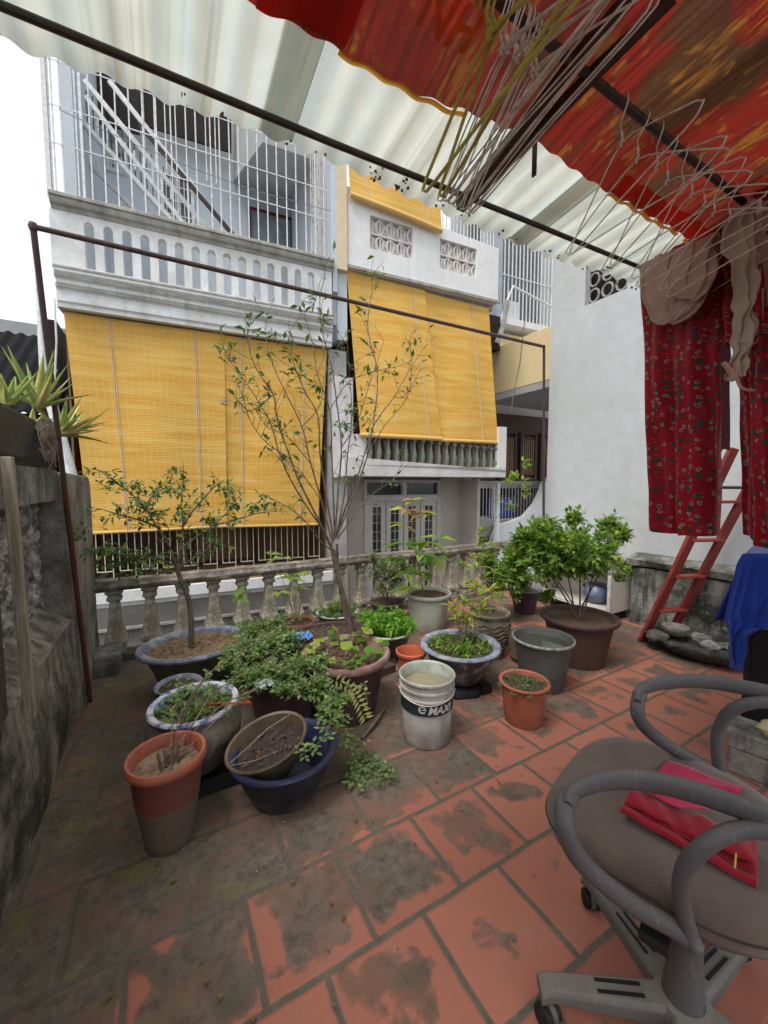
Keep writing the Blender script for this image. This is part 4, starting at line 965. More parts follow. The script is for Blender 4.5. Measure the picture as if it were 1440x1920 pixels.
# =================================================================== POTS
def glaze(name, c1, c2, scale=8, rough=.3, c3=None, lo=.4, hi=.6, zsplit=None, spec=.5):
    k = NT(name, rough, spec); c = k.mix(k.ramp(k.noise(scale, 6, .65), [(lo, 0), (hi, 1)]), c1, c2)
    if c3: c = k.mix(k.ramp(k.noise(scale*.6, 7, .7, dist=1), [(.54, 0), (.60, .85)]), c, c3)
    if zsplit:
        s = k.sep(k.co()); c = k.mix(k.math('LESS_THAN', k.math('ADD', s[2], k.math('MULTIPLY', k.noise(14,4), .012)), zsplit[0]+.006), c, zsplit[1])
    dirt = k.ramp(k.noise(1, 7, .7, vec=k.co(scale=(7,7,2.4))), [(.48, 0), (.72, .6)]); c = k.mix(dirt, c, tuple(.35*x+.05 for x in c1))
    s2 = k.sep(k.co()); base = k.math('MULTIPLY', k.ramp(s2[2], [(.0, 1), (.09, 0)]), k.ramp(k.noise(11, 6, .7), [(.35, .2), (.65, 1)]))
    c = k.mix(k.math('MULTIPLY', base, .6), c, (.14,.115,.085))
    k.color(c); k.bump(k.noise(30, 5), .3, .004); k.val(k.b.inputs['Roughness'], k.ramp(k.noise(12, 5), [(.3, rough), (.7, min(1, rough+.3))])); return k.m
def potmesh(t, XY, prof, mat, n=48, sx=1, sy=1, M_=None, z0=0, rimmat=None, rimfrom=None, name='pot'):
    c = (XY[0], XY[1], z0)
    if rimmat:
        g = MB(); g.lathe(prof[:rimfrom+1], c, n, sx, sy, M_, cap0=True); g.build(name, mat, t, smooth=True)
        g = MB(); g.lathe(prof[rimfrom:], c, n, sx, sy, M_); g.build('rim', rimmat, t, smooth=True)
    else:
        g = MB(); g.lathe(prof, c, n, sx, sy, M_, cap0=True); g.build(name, mat, t, smooth=True)
def soilmesh(t, XY, r, z, mat, sx=1, sy=1, M_=None, z0=0, bump=.012, name='soil', dome=.0):
    g = MB(); N, K = 40, 12; vs = []; 
    for j in range(K+1):
        for i in range(N):
            a = 2*math.pi*i/N; q = r*j/K; p = Vector((q*math.cos(a)*sx, q*math.sin(a)*sy, z + dome*(1-(j/K)**2)))
            p.z += bump*mnoise.noise(Vector((p.x*14+XY[0]*9, p.y*14, z)))+bump*.6*mnoise.noise(Vector((p.x*40, p.y*40+XY[1]*7, z)))
            if M_: p = M_ @ p
            vs.append(p + Vector((XY[0], XY[1], z0)))
    fs = [(j*N+i, (j+1)*N+i, (j+1)*N+(i+1) % N, j*N+(i+1) % N) for j in range(K) for i in range(N)]
    g.add(vs, fs); g.build(name, mat, t, smooth=2)
def chips(t, XY, r, z, mat, n, seed, s=.012, sx=1, sy=1, name='litter', z0=0, M_=None):
    g = MB(); rr = random.Random(seed)
    for i in range(n):
        a = rr.random()*6.283; q = r*math.sqrt(rr.random()); p = Vector((q*math.cos(a)*sx, q*math.sin(a)*sy, z+.004+rr.random()*.008))
        if M_: p = M_ @ p
        p += Vector((XY[0], XY[1], z0)); b = rr.random()*6.283; d = Vector((math.cos(b), math.sin(b), rr.uniform(-.3,.5)))
        g.leaf(p, d, Vector((rr.uniform(-.4,.4),rr.uniform(-.4,.4),1)), s*rr.uniform(.6,1.8), s*rr.uniform(.4,.8), rr.uniform(-.3,.3), rr.uniform(-.4,.4))
    o = g.build(name, mat, t); return o
M['terra'] = glaze('terracotta plastic', (.40,.115,.065), (.33,.09,.05), 9, .5)
M['terra2'] = glaze('two tone tall pot', (.17,.045,.026), (.13,.038,.025), 6, .55, zsplit=(.185,(.13,.092,.068)))
M['navy'] = glaze('navy plastic bowl', (.008,.010,.022), (.014,.015,.028), 5, .3)
M['navyrim'] = glaze('navy rim', (.025,.027,.08), (.014,.016,.045), 5, .3)
M['olive'] = glaze('olive brown glazed bowl', (.15,.105,.06), (.07,.05,.03), 6, .4)
M['creamb'] = glaze('mottled olive stoneware', (.17,.14,.10), (.06,.05,.04), 6, .4, c3=(.26,.23,.17))
M['bluew'] = glaze('blue and white glaze', (.52,.54,.60), (.10,.12,.30), 26, .25, lo=.5, hi=.58)
M['blueg'] = glaze('blue grey glaze', (.26,.29,.36), (.13,.14,.22), 14, .35, c3=(.42,.42,.42))
M['bwpot'] = glaze('dark figured glaze', (.055,.045,.045), (.24,.20,.19), 12, .3, c3=(.30,.25,.24), lo=.52, hi=.6)
M['maroonp'] = glaze('maroon plastic pot', (.085,.035,.035), (.06,.028,.028), 6, .5)
M['maroonr'] = glaze('faded maroon rim', (.32,.19,.17), (.20,.10,.09), 10, .6)
M['whitep'] = glaze('pale grey green pot', (.50,.52,.44), (.40,.42,.35), 5, .5)
M['greenwh'] = glaze('pale celadon rim', (.52,.56,.50), (.36,.38,.32), 14, .35)
M['urn'] = glaze('carved clay urn', (.24,.20,.145), (.13,.11,.08), 12, .75)
M['gplast'] = glaze('dark grey plastic', (.10,.10,.092), (.075,.072,.07), 5, .45)
M['brownp'] = glaze('chocolate plastic pot', (.10,.05,.042), (.07,.038,.034), 5, .55)
M['black'] = simple('black painted surface', (.012,.012,.013), (.022,.021,.02), 6, .55, bumpd=.001)

# leaf materials (real leaf colours)
M['lf_dark'] = leafmat('dark green leaves', (.035,.10,.03), (.12,.22,.055), (.28,.34,.08), p3=.2)
M['lf_mid'] = leafmat('glossy mid green leaves', (.06,.16,.022), (.19,.34,.045), (.38,.46,.08), p3=.28, trans=.45)
M['lf_bright'] = leafmat('bright herb leaves', (.14,.33,.04), (.26,.48,.06), trans=.45)
M['lf_yel'] = leafmat('yellow green croton leaves', (.16,.26,.04), (.42,.48,.07), (.42,.16,.03), p3=.18)
M['lf_lime'] = leafmat('young lime leaves', (.16,.30,.05), (.38,.50,.10), (.48,.34,.10), p3=.15, trans=.45)
M['lf_vine'] = leafmat('grey green vine leaves', (.10,.19,.06), (.23,.35,.12), (.38,.44,.16), p3=.22, trans=.42)
M['lf_blue'] = leafmat('blue green leaves', (.03,.08,.06), (.08,.14,.10), trans=.3)
M['lf_dry'] = leafmat('dry brown leaves', (.20,.12,.06), (.36,.25,.13), (.10,.06,.04))
M['lf_aloe'] = simple('aloe leaf', (.24,.38,.10), (.48,.48,.14), 9, .45)
M['lf_aloe2'] = simple('sun bleached aloe leaf', (.46,.48,.12), (.55,.42,.18), 9, .45)

LS = 1.45
def crown(lf, st, base, c, rad, ntw, seed, L=.035, W=.017, per=6, hub=None, stemr=.0016, compound=False, hollow=.35, droop=.2, flat=0, up=.3, trunkpts=None):
    rr = random.Random(seed); c = Vector(c); rad = Vector(rad)
    for i in range(ntw):
        v = Vector((rr.gauss(0,1), rr.gauss(0,1), rr.gauss(0,1))).normalized(); q = hollow + (1-hollow)*rr.random()**.6
        n1 = mnoise.noise(v*1.9 + Vector((seed,0,0))); q *= 1 + .42*n1
        p = c + Vector((v.x*rad.x*q, v.y*rad.y*q, v.z*rad.z*q))
        d = (v + Vector((rr.gauss(0,.4), rr.gauss(0,.4), rr.gauss(up,.4)))).normalized()
        if mnoise.noise(p*7+Vector((seed,3,1))) < -.33: continue
        tw = per*L*.36
        if st is not None:
            a = p - d*tw; st.tube([a, a.lerp(p,.5)+Vector((0,0,.003)), p+d*L*.3], [stemr, stemr*.8, stemr*.5], 4, cap=False)
            if hub is not None and i % 4 == 0:
                h = min(hub, key=lambda z: (Vector(z)-a).length); h = Vector(h); m = h.lerp(a,.5)+Vector((rr.gauss(0,.01),rr.gauss(0,.01),-.01)); st.tube([h,m,a], [stemr*2,stemr*1.5,stemr], 4, cap=False)
        for k in range(per):
            q = k/max(1,per-1); pp = p - d*tw*(1-q); az = k*2.4+rr.random(); sd1 = d.cross(Vector((0,0,1))); 
            if sd1.length < .1: sd1 = Vector((1,0,0))
            sd1.normalize(); sd2 = d.cross(sd1)
            if compound: side = (1 if k % 2 else -1); o = (sd1*side*.9 + d*.5 + Vector((0,0,rr.uniform(-.1,.2))))
            else: o = sd1*math.cos(az) + sd2*math.sin(az) + d*(.5+q*.6)
            if k == per-1: o = d.copy()
            o.normalize(); nr = (Vector((0,0,1)) + Vector((rr.gauss(0,.35),rr.gauss(0,.35),0)))
            s_ = rr.uniform(.65,1.2)*LS; lf.leaf(pp, o, nr, L*s_, W*s_, .22, droop*rr.uniform(.3,1.6))
def limb(st, pts, r0, r1, n=7, k=6):
    C = crm(pts, k); N = len(C); st.tube(C, [r0+(r1-r0)*(i/(N-1))**.8 for i in range(N)], n); return C
def potted(name, label, XY, group=None, cat='potted plant'): return thing(name, label, cat, (XY[0], XY[1], 0), group)

# 1 tall two tone pot with rose canes
XY = (-.02,1.70); t = potted('potted_rose','tall narrow two tone terracotta pot with bare rose canes, nearest pot to the mossy wall', XY)
T1 = Matrix.Rotation(R(1.5), 3, 'Y')
potmesh(t, XY, [(.080,0),(.086,.008),(.092,.05),(.104,.13),(.116,.20),(.124,.30),(.126,.322),(.140,.324),(.144,.332),(.144,.345),(.139,.356),(.128,.354),(.122,.34),(.116,.29)], M['terra2'], M_=None, rimmat=M['terra'], rimfrom=7)
soilmesh(t, XY, .118, .305, simple('tan dry soil',(.28,.19,.13),(.14,.09,.06),24,.95,bumpd=.01)); chips(t, XY, .11, .31, M['lf_dry'], 30, 3, .014)
st = MB(); lf = MB()
canes = [[(318,1420),(330,1370),(350,1320),(385,1270),(440,1230),(520,1180),(590,1135)],[(322,1420),(338,1360),(372,1290),(420,1240),(480,1215)],[(345,1415),(365,1370),(420,1320),(480,1290),(560,1235)],[(350,1415),(370,1345),(400,1300),(470,1255),(540,1210)],[(330,1425),(322,1370),(335,1310),(340,1280)],[(352,1410),(395,1360),(455,1310),(500,1275)]]
for ci, cp in enumerate(canes):
    n_ = len(cp); pts = [atW(x, y, 1.60+(.10*i if ci != 4 else .05*i)) for i, (x, y) in enumerate(cp)]; pts[0].z = .30
    pts[0] = Vector((XY[0]+.03*math.cos(ci*1.3), XY[1]+.03*math.sin(ci*1.3), .30)); C = limb(st, pts, .0048, .0016, 6)
    for q in C[8::3]: 
        d = Vector((random.uniform(-1,1),random.uniform(-1,1),random.uniform(-.2,1))); st.tube([q, q+d*.006], [.0014,.0003], 4, cap=False)
    for q in C[len(C)//2::3]: crown(lf, None, None, q, (.03,.03,.03), 2, ci*10+1, .022, .012, 3)
for k in range(4): a = atW(330+10*k,1425-4*k,1.62); st.tube([Vector((XY[0]-.02+.02*k,XY[1]-.01,.30)), Vector((XY[0]-.03+.022*k,XY[1],.36+.01*k))], .006, 6)
st.build('stem', M['twig'], t, smooth=True); lf.build('foliage', M['lf_vine'], t)

# 2 navy bowl, 3 olive bowl tilted inside it
XY = (.445,1.715); t = thing('plastic_basin', 'wide navy blue plastic basin on the floor with a tilted bowl inside', 'basin', (XY[0],XY[1],0))
potmesh(t, XY, [(.13,0),(.145,.01),(.150,.03),(.155,.04),(.195,.13),(.212,.185),(.232,.195),(.236,.203),(.232,.212),(.205,.205),(.185,.13),(.14,.045),(.0,.035)], M['navy'], 56, 1.03, .95, rimmat=M['navyrim'], rimfrom=5, name='bowl')
TM = Matrix.Rotation(R(-13), 3, 'Y') @ Matrix.Rotation(R(10), 3, 'X')
XY2 = (.405,1.755); t = thing('glazed_bowl', 'olive brown oval bowl of dark soil, tilted and resting inside the navy basin', 'bowl', (XY2[0],XY2[1],.1))
pr3 = [(.09,0),(.10,.005),(.135,.06),(.160,.13),(.168,.155),(.172,.162),(.168,.168),(.158,.162),(.148,.12),(.142,.10)]
potmesh(t, XY2, pr3, M['olive'], 48, 1.06, .86, TM, .105, name='bowl'); soilmesh(t, XY2, .144, .105, simple('black damp soil',(.03,.022,.02),(.065,.04,.032),30,.8,bumpd=.02), 1.06, .86, TM, .105, .02)
chips(t, XY2, .12, .11, simple('dark litter',(.16,.10,.09),(.05,.035,.035),30,.7), 60, 9, .015, 1.06, .86, z0=.105, M_=TM)
g = MB(); q = Vector((XY2[0],XY2[1],.105)); g.tube([q+TM@Vector(p) for p in [(-.165,-.02,.165),(-.08,.01,.168),(.02,.05,.172),(.13,.07,.168)]], .0022, 5); g.tube([q+TM@Vector(p) for p in [(-.16,-.03,.16),(-.07,-.03,.12),(.03,-.04,.115)]], .002, 5); g.build('dead_stem', M['oldwood'], t)
g = MB(); g.obox(q+TM@Vector((-.05,-.02,.125)), (.004,0,0), (0,.004,0), (0,0,.02)); g.build('orange_tag', simple('orange plastic tag',(.45,.12,.04),(.3,.08,.03),9,.5), t)

# 4 mottled stoneware with blue white rim on black tray
XY = (.10,2.03); t = potted('planter', 'round mottled stoneware planter with a blue and white rim, behind the tall terracotta pot', XY)
potmesh(t, XY, [(.12,.075),(.14,.08),(.18,.14),(.205,.21),(.210,.27),(.192,.32),(.182,.335),(.196,.345),(.201,.356),(.196,.366),(.172,.362),(.166,.34),(.164,.31)], M['creamb'], 56, 1.0, 1.0, rimmat=M['bluew'], rimfrom=6)
soilmesh(t, XY, .166, .325, M['soil']); lf = MB(); rr = random.Random(5)
for k in range(70):
    a = rr.random()*6.28; q = .16*math.sqrt(rr.random()); p = Vector((XY[0]+q*math.cos(a), XY[1]+q*math.sin(a), .33)); crown(lf, None, None, p+Vector((0,0,rr.uniform(0,.035))), (.012,.012,.012), 1, k, .026, .014, 5)
lf.build('foliage', M['lf_vine'], t)
g = MB(); g.tube([(XY[0]+.05,XY[1]-.02,.345),(XY[0]+.12,XY[1]-.10,.372),(XY[0]+.17,XY[1]-.14,.378),(XY[0]+.23,XY[1]-.15,.368),(XY[0]+.20,XY[1]-.10,.375)], .006, 6); g.build('red_cord', simple('red plastic strap',(.45,.05,.03),(.3,.03,.02),9,.5), t, smooth=True)
g = MB(); g.box((.02,1.86,0),(.27,2.2,.012)); 
for (a,b) in (((.02,1.86,.012),(.27,1.872,.075)),((.02,2.188,.012),(.27,2.2,.075)),((.02,1.872,.012),(.032,2.188,.075)),((.258,1.872,.012),(.27,2.188,.075))): g.box(a,b)
tr = g.build('tray', M['black'], loc=(.15,2.03,0)); tag(tr, 'black rectangular tray on the floor under the mottled stoneware planter', 'tray')
# 5 small blue rim bowl
q = atZ(335,1282,.27); XY = (q.x,q.y); t = potted('planter', 'small round bowl with a pale blue rim, tucked between two larger planters', XY)
potmesh(t, XY, [(.07,0),(.075,.01),(.09,.12),(.105,.22),(.12,.255),(.125,.27),(.118,.275),(.104,.262),(.10,.24)], M['creamb'], rimmat=M['blueg'], rimfrom=4); soilmesh(t, XY, .104, .25, M['soil']); lf = MB()
for k in range(40): a = rr.random()*6.28; q = .09*math.sqrt(rr.random()); lf.leaf((XY[0]+q*math.cos(a),XY[1]+q*math.sin(a),.255),(math.cos(a*3),math.sin(a*3),.6),(0,0,1),.022,.01)
lf.build('foliage', M['lf_vine'], t)
# 6 big oval bonsai pot
XY = (.17,2.93); t = potted('potted_bonsai', 'big oval blue grey pot of dry mulch holding a crooked small tree, beside the balustrade', XY)
potmesh(t, XY, [(.19,0),(.20,.01),(.215,.06),(.25,.18),(.285,.26),(.30,.285),(.335,.300),(.342,.315),(.335,.328),(.29,.322),(.275,.30),(.27,.27)], M['creamb'], 64, 1.06, .86, rimmat=M['blueg'], rimfrom=5)
soilmesh(t, XY, .275, .292, M['mulch'], 1.06, .86, None, 0, .018); chips(t, XY, .27, .295, M['lf_dry'], 420, 8, .016, 1.06, .86)
st = MB(); lf = MB(); Y0 = 2.95
def tr_(pts, Y, amp=.0, seed=0): 
    rr = random.Random(seed); out = []
    for i, (x, y) in enumerate(pts): out.append(atY(x, y, Y + amp*i/len(pts)))
    return out
trunk = tr_([(358,1200),(358,1160),(352,1120),(338,1085),(330,1060)], Y0); trunk[0].z = .29; limb(st, trunk, .021, .014)
subs = [([(330,1060),(315,1020),(292,985),(275,955),(245,925),(205,895),(178,878)],-.30),([(300,990),(262,975),(225,965),(190,955)],-.1),([(332,1058),(340,1015),(343,985),(340,940),(344,905),(344,868)],.1),([(338,1030),(370,1005),(400,985),(425,960),(440,925),(412,918)],.35),([(400,985),(440,975),(485,962),(528,958)],.2),([(344,985),(360,960),(400,915),(420,900)],-.25),([(275,955),(285,930),(310,915),(335,905)],.2),([(325,1060),(290,1045),(240,1040),(190,1035)],-.15),([(322,1075),(280,1065),(235,1030),(200,1010)],.25),([(335,1065),(365,1045),(390,1030),(415,1015)],.1)]
for i, (pp, am) in enumerate(subs):
    C = limb(st, tr_(pp, Y0+random.uniform(-.03,.03), am, i), .0085, .0022, 6)
    for q in C[len(C)//4::3]: crown(lf, st, None, q, (.10,.10,.05), 2, i*31+int(q.x*50), .036, .016, 5, stemr=.0013)
for (x, y, n_) in [(205,915,9),(245,905,12),(250,945,14),(285,965,14),(300,915,10),(345,885,6),(410,915,12),(440,950,14),(470,950,10),(500,955,8),(385,975,10),(330,960,10),(200,1030,12),(240,1045,16),(285,1040,14),(200,1060,10),(240,1075,8),(380,1020,8),(185,985,6),(420,1010,7),(175,1000,6)]:
    crown(lf, st, None, atY(x, y, Y0+random.uniform(-.15,.2)), (.12,.12,.06), max(2,int(n_*.5)), x+y, .032, .017, 6, stemr=.0013, up=.15)
st.build('trunk', M['bark'], t, smooth=True); lf.build('foliage', M['lf_dark'], t)
# 7 maroon pot
XY = (.95,2.17); t = potted('planter', 'large maroon plastic planter with a faded pinkish rim and round leaved weeds', XY)
potmesh(t, XY, [(.175,0),(.18,.01),(.20,.12),(.225,.25),(.24,.335),(.268,.345),(.272,.358),(.272,.372),(.264,.384),(.236,.378),(.228,.35),(.22,.32)], M['maroonp'], 56, rimmat=M['maroonr'], rimfrom=5)
soilmesh(t, XY, .225, .335, M['soil']); chips(t, XY, .21, .34, simple('reddish brown husks',(.36,.14,.10),(.22,.10,.07),20,.8), 130, 2, .022)
lf = MB(); st = MB()
for k in range(34):
    a = rr.random()*6.28; q = .05+.21*math.sqrt(rr.random()); p = Vector((XY[0]+q*math.cos(a),XY[1]+q*math.sin(a),.345)); h = rr.uniform(.03,.11); tp_ = p+Vector((rr.gauss(0,.02),rr.gauss(0,.02),h)); st.tube([p,p.lerp(tp_,.5)+Vector((.004,0,0)),tp_], .0012, 4)
    R0 = rr.uniform(.022,.042); N = 9; nr = Vector((rr.gauss(0,.3),rr.gauss(0,.3)-.2,1)).normalized(); e1 = nr.cross(Vector((1,.3,0))).normalized(); e2 = nr.cross(e1)
    lf.add([tp_]+[tp_+(e1*math.cos(6.283*i/N)+e2*math.sin(6.283*i/N))*R0*(1+.08*math.sin(3*i))+nr*.006*math.sin(i*2) for i in range(N)], [(0,1+i,1+(i+1) % N) for i in range(N)])
st.tube(tr_([(657,1215),(656,1150),(654,1080),(652,1020),(650,960)], 2.2), .0035, 6); st.build('stem', M['twig'], t); lf.build('foliage', M['lf_mid'], t)
# 8 tall tree in its dark pot
XY = (1.02,2.66); t = potted('potted_tree', 'tall sparse tree with many thin rising branches growing from a dark maroon pot', XY)
potmesh(t, XY, [(.20,0),(.205,.01),(.24,.15),(.275,.27),(.30,.28),(.305,.30),(.298,.31),(.268,.305),(.26,.28)], M['maroonp'], 48, 1.15, .85); soilmesh(t, XY, .265, .285, M['soil'], 1.15, .85); chips(t, XY, .24, .29, M['lf_dry'], 90, 12, .02)
st = MB(); lf = MB(); TY = 2.62
tk = tr_([(660,1200),(650,1150),(641,1110),(630,1060),(624,1030)], TY); tk[0].z = .28; limb(st, tk, .026, .017, 9); 
tk = tr_([(668,1200),(650,1130),(636,1080),(632,1020)], TY+.03); tk[0].z=.28; limb(st, tk, .014, .008)
LB = [([(624,1035),(603,990),(572,945),(540,890),(522,845),(505,790),(470,730),(440,690),(420,655)],.2,.0085),
 ([(622,1025),(592,965),(560,900),(545,860),(520,790),(512,740),(480,690),(465,640),(470,600)],-.2,.009),
 ([(624,1020),(603,940),(583,870),(566,800),(535,735),(510,680),(497,620),(505,580)],.35,.0085),
 ([(626,1015),(612,930),(600,850),(596,780),(570,730),(548,670),(545,620)],-.1,.0085),
 ([(628,1010),(625,930),(622,850),(618,770),(595,700),(585,640),(570,590)],.15,.008),
 ([(628,1010),(634,920),(640,840),(632,760),(622,690),(604,620),(600,560),(607,528)],-.3,.008),
 ([(630,1008),(645,930),(652,850),(660,780),(655,700),(650,630)],.1,.0075),
 ([(630,1008),(652,940),(675,880),(700,800),(738,745),(770,690),(800,645)],.25,.008),
 ([(632,1006),(662,930),(690,850),(702,780),(708,700),(690,620),(695,560),(700,512)],-.15,.0075),
 ([(632,1012),(668,960),(700,925),(735,900),(760,860)],.2,.006),
 ([(626,1035),(598,1012),(570,975),(535,948),(505,935)],-.3,.006),
 ([(690,850),(720,800),(765,740),(770,660),(765,640)],.1,.004),([(583,870),(540,820),(500,800),(480,770)],-.1,.004),([(618,770),(650,720),(690,700),(730,690)],.1,.004),([(512,740),(470,770),(440,745)],0,.004),([(603,940),(560,880),(520,855)],.1,.004),([(738,745),(760,740),(790,690)],-.1,.003),([(640,840),(670,790),(690,730),(720,640)],-.2,.004),([(566,800),(600,760),(610,700),(640,640)],.2,.004),([(545,860),(500,830),(470,790),(455,740)],-.25,.004)]
for i, (pp, am, r0) in enumerate(LB):
    C = limb(st, tr_(pp, TY, am, i), r0, .0016, 6, 7)
    rr = random.Random(i+50)
    for j in range(len(C)//4, len(C), 2):
        q = C[j]; d = (C[min(j+1,len(C)-1)]-C[j-1]).normalized()
        o = (d*.7+Vector((rr.gauss(0,.6),rr.gauss(0,.5),rr.gauss(.35,.35)))).normalized(); Ltw = rr.uniform(.06,.19); e = q+o*Ltw; m = q.lerp(e,.5)+Vector((rr.gauss(0,.01),rr.gauss(0,.01),rr.gauss(0,.008)))
        st.tube([q,m,e],[.0021,.0015,.0008],4,cap=False)
        for k in range(rr.choice([0,1,1,2,3])):
            p = m.lerp(e, rr.random()); lf.leaf(p, (o+Vector((rr.gauss(0,.8),rr.gauss(0,.8),rr.gauss(-.1,.6)))), (rr.gauss(0,.5),rr.gauss(0,.5),1), rr.uniform(.04,.075), rr.uniform(.017,.03), .25, .3)
for (x, y, n_) in [(470,620,5),(520,625,5),(545,660,6),(430,665,4),(455,700,4),(590,560,4),(560,700,6),(600,720,5),(610,600,6),(505,735,5),(520,780,4),(650,800,8),(655,770,6),(690,790,5),(770,640,3),(700,520,3),(730,690,4),(640,900,3),(740,905,4)]:
    crown(lf, st, None, atY(x, y, TY+random.uniform(-.12,.15)), (.08,.08,.06), n_, x*3+y, .034, .014, 4, stemr=.0011)
st.build('trunk', M['bark'], t, smooth=True); lf.build('foliage', M['lf_dark'], t)
bl = MB()
for (x, y) in ((438,672),(420,753)):
    p = atY(x, y, 2.55); bl.leaf(p-Vector((.03,0,0)), (1,0,.2), (0,-.4,1), .075, .03, .2, .1); bl.leaf(p-Vector((.03,0,.01)), (1,.2,-.1), (0,-.6,1), .065, .03, .2, .1)
bl.build('blue_leaf', simple('blue grey plastic tag leaf',(.10,.15,.17),(.06,.09,.10),9,.5), t)
g = MB(); rr = random.Random(2); c0 = Vector((.80,2.66,.325))
g.sheet(lambda u, v: c0+Vector((.19*(u-.5)+.012*mnoise.noise(Vector((u*6,v*6,1))), .10*(v-.5), .030*math.sin(math.pi*u)*math.sin(math.pi*v)+.022*mnoise.noise(Vector((u*7,v*7,5)))+.012*mnoise.noise(Vector((u*19,v*19,5))))), 34, 24, .001)
tag(g.build('plastic_bag', simple('blue thin plastic', (.13,.33,.72), (.08,.22,.55), 12, .3), loc=c0, smooth=True), 'crumpled light blue plastic bag lying on the tree pot', 'plastic bag')
# pale bowls behind with low weeds
def weedy(XY, rt, h, label, matr, matb, lfm, seed, lw=.03, nl=30, hh=.08, rb=.6, rise=0, leg=False, per=5, cat='potted plant', dome=.5, LW=.5):
    t = potted('potted_plant', label, XY, cat=cat); z0 = .05 if leg else 0
    potmesh(t, XY, [(rt*rb,z0),(rt*rb*1.05,z0+.012),(rt*(rb+(.92-rb)*.72),h*.6),(rt*.9,h*.86),(rt*.93,h*.91),(rt*1.01,h*.94),(rt*1.03,h*.975),(rt,h),(rt*.88,h*.985),(rt*.85,h*.92),(rt*.83,h*.86)], matb, 48, rimmat=matr, rimfrom=4)
    if leg:
        g = MB()
        for k in range(3): a = 2.1*k+.4; c = Vector((XY[0]+rt*rb*.85*math.cos(a),XY[1]+rt*rb*.85*math.sin(a),0)); g.lathe([(.03,0),(.034,.02),(.028,.056)], c, 10, cap0=True, cap1=True)
        g.build('foot', matb, t, smooth=True)
    soilmesh(t, XY, rt*.84, h*.9, M['soil'])
    if nl:
        lf = MB(); st = MB(); rr = random.Random(seed)
        for k in range(nl):
            a = rr.random()*6.28; q = rt*.8*math.sqrt(rr.random()); p = Vector((XY[0]+q*math.cos(a),XY[1]+q*math.sin(a),h*.9)); e = p+Vector((math.cos(a)*q*dome,math.sin(a)*q*dome,hh*rr.uniform(.4,1)*(1-.6*(q/rt)**2))); st.tube([p,p.lerp(e,.5),e],.0012,4,cap=False)
            for z in (.45,.75,1): crown(lf, None, None, p.lerp(e,z), (.012,.012,.012), 2, seed*100+k, lw, lw*LW, per, up=.5)
        st.build('stem', M['stemg'], t); lf.build('foliage', lfm, t)
    return t
weedy((1.38,3.36),.19,.22,'pale celadon bowl of low weeds behind the tall sparse tree trunk',M['greenwh'],M['urn'],M['lf_vine'],21,.026,30,.09)
weedy((.62,3.18),.19,.24,'light blue rimmed bowl of low weeds between the oval pot and the tree pot',M['blueg'],M['creamb'],M['lf_vine'],22,.03,34,.09)
weedy((1.54,2.70),.205,.24,'celadon rimmed bowl on feet full of bright green herbs',M['greenwh'],M['bwpot'],M['lf_bright'],23,.030,80,.19,leg=True,per=6,dome=.35)
# 11 tall pale pot with big leaved sapling
XY = (2.22,3.08); t = potted('potted_sapling', 'tall pale grey green pot with a large leaved sapling, yellow and pink at the tip', XY)
potmesh(t, XY, [(.155,0),(.16,.01),(.18,.12),(.196,.26),(.20,.32),(.206,.325),(.222,.33),(.226,.345),(.222,.36),(.205,.358),(.196,.34),(.19,.31)], M['whitep'], 48); soilmesh(t, XY, .192, .325, M['soil']); chips(t, XY, .18, .33, M['lf_dry'], 40, 4, .02)
st = MB(); lf = MB(); lf2 = MB(); sp = [atY(x, y, 3.08) for x, y in [(795,1105),(785,1060),(775,1010),(772,970),(778,935)]]; sp[0].z = .32; C = limb(st, sp, .0065, .003)
rr = random.Random(3)
for (x, y, L_, n_, mt) in [(776,938,.09,5,1),(760,955,.08,4,1),(790,960,.085,5,1),(758,985,.09,5,1),(800,965,.08,3,1),(760,1020,.12,7,0),(800,1015,.13,7,0),(825,1010,.11,5,0),(740,1045,.11,6,0),(790,1040,.12,7,0),(820,1045,.11,6,0),(765,1075,.12,7,0),(805,1075,.10,5,0),(770,1100,.11,5,0)]:
    p = atY(x, y, 3.08+rr.uniform(-.12,.12)); q = min(C, key=lambda c: (c-p).length); st.tube([q, q.lerp(p,.5)+Vector((0,0,.012)), p], [.0028,.0022,.0016], 5)
    for k in range(n_):
        a = rr.random()*6.28; (lf2 if mt else lf).leaf(p, (math.cos(a),math.sin(a)*.8,rr.uniform(-.35,.45)), (rr.gauss(0,.3),rr.gauss(0,.3)-.3,1), L_*rr.uniform(1.2,2.1), L_*.66, .2, .35)
st.build('stem', M['stemg'], t, smooth=True); lf.build('foliage', M['lf_mid'], t); lf2.build('young_foliage', leafmat('pale young leaves', (.30,.36,.07), (.48,.46,.12), (.50,.24,.12), p3=.25, trans=.4), t)
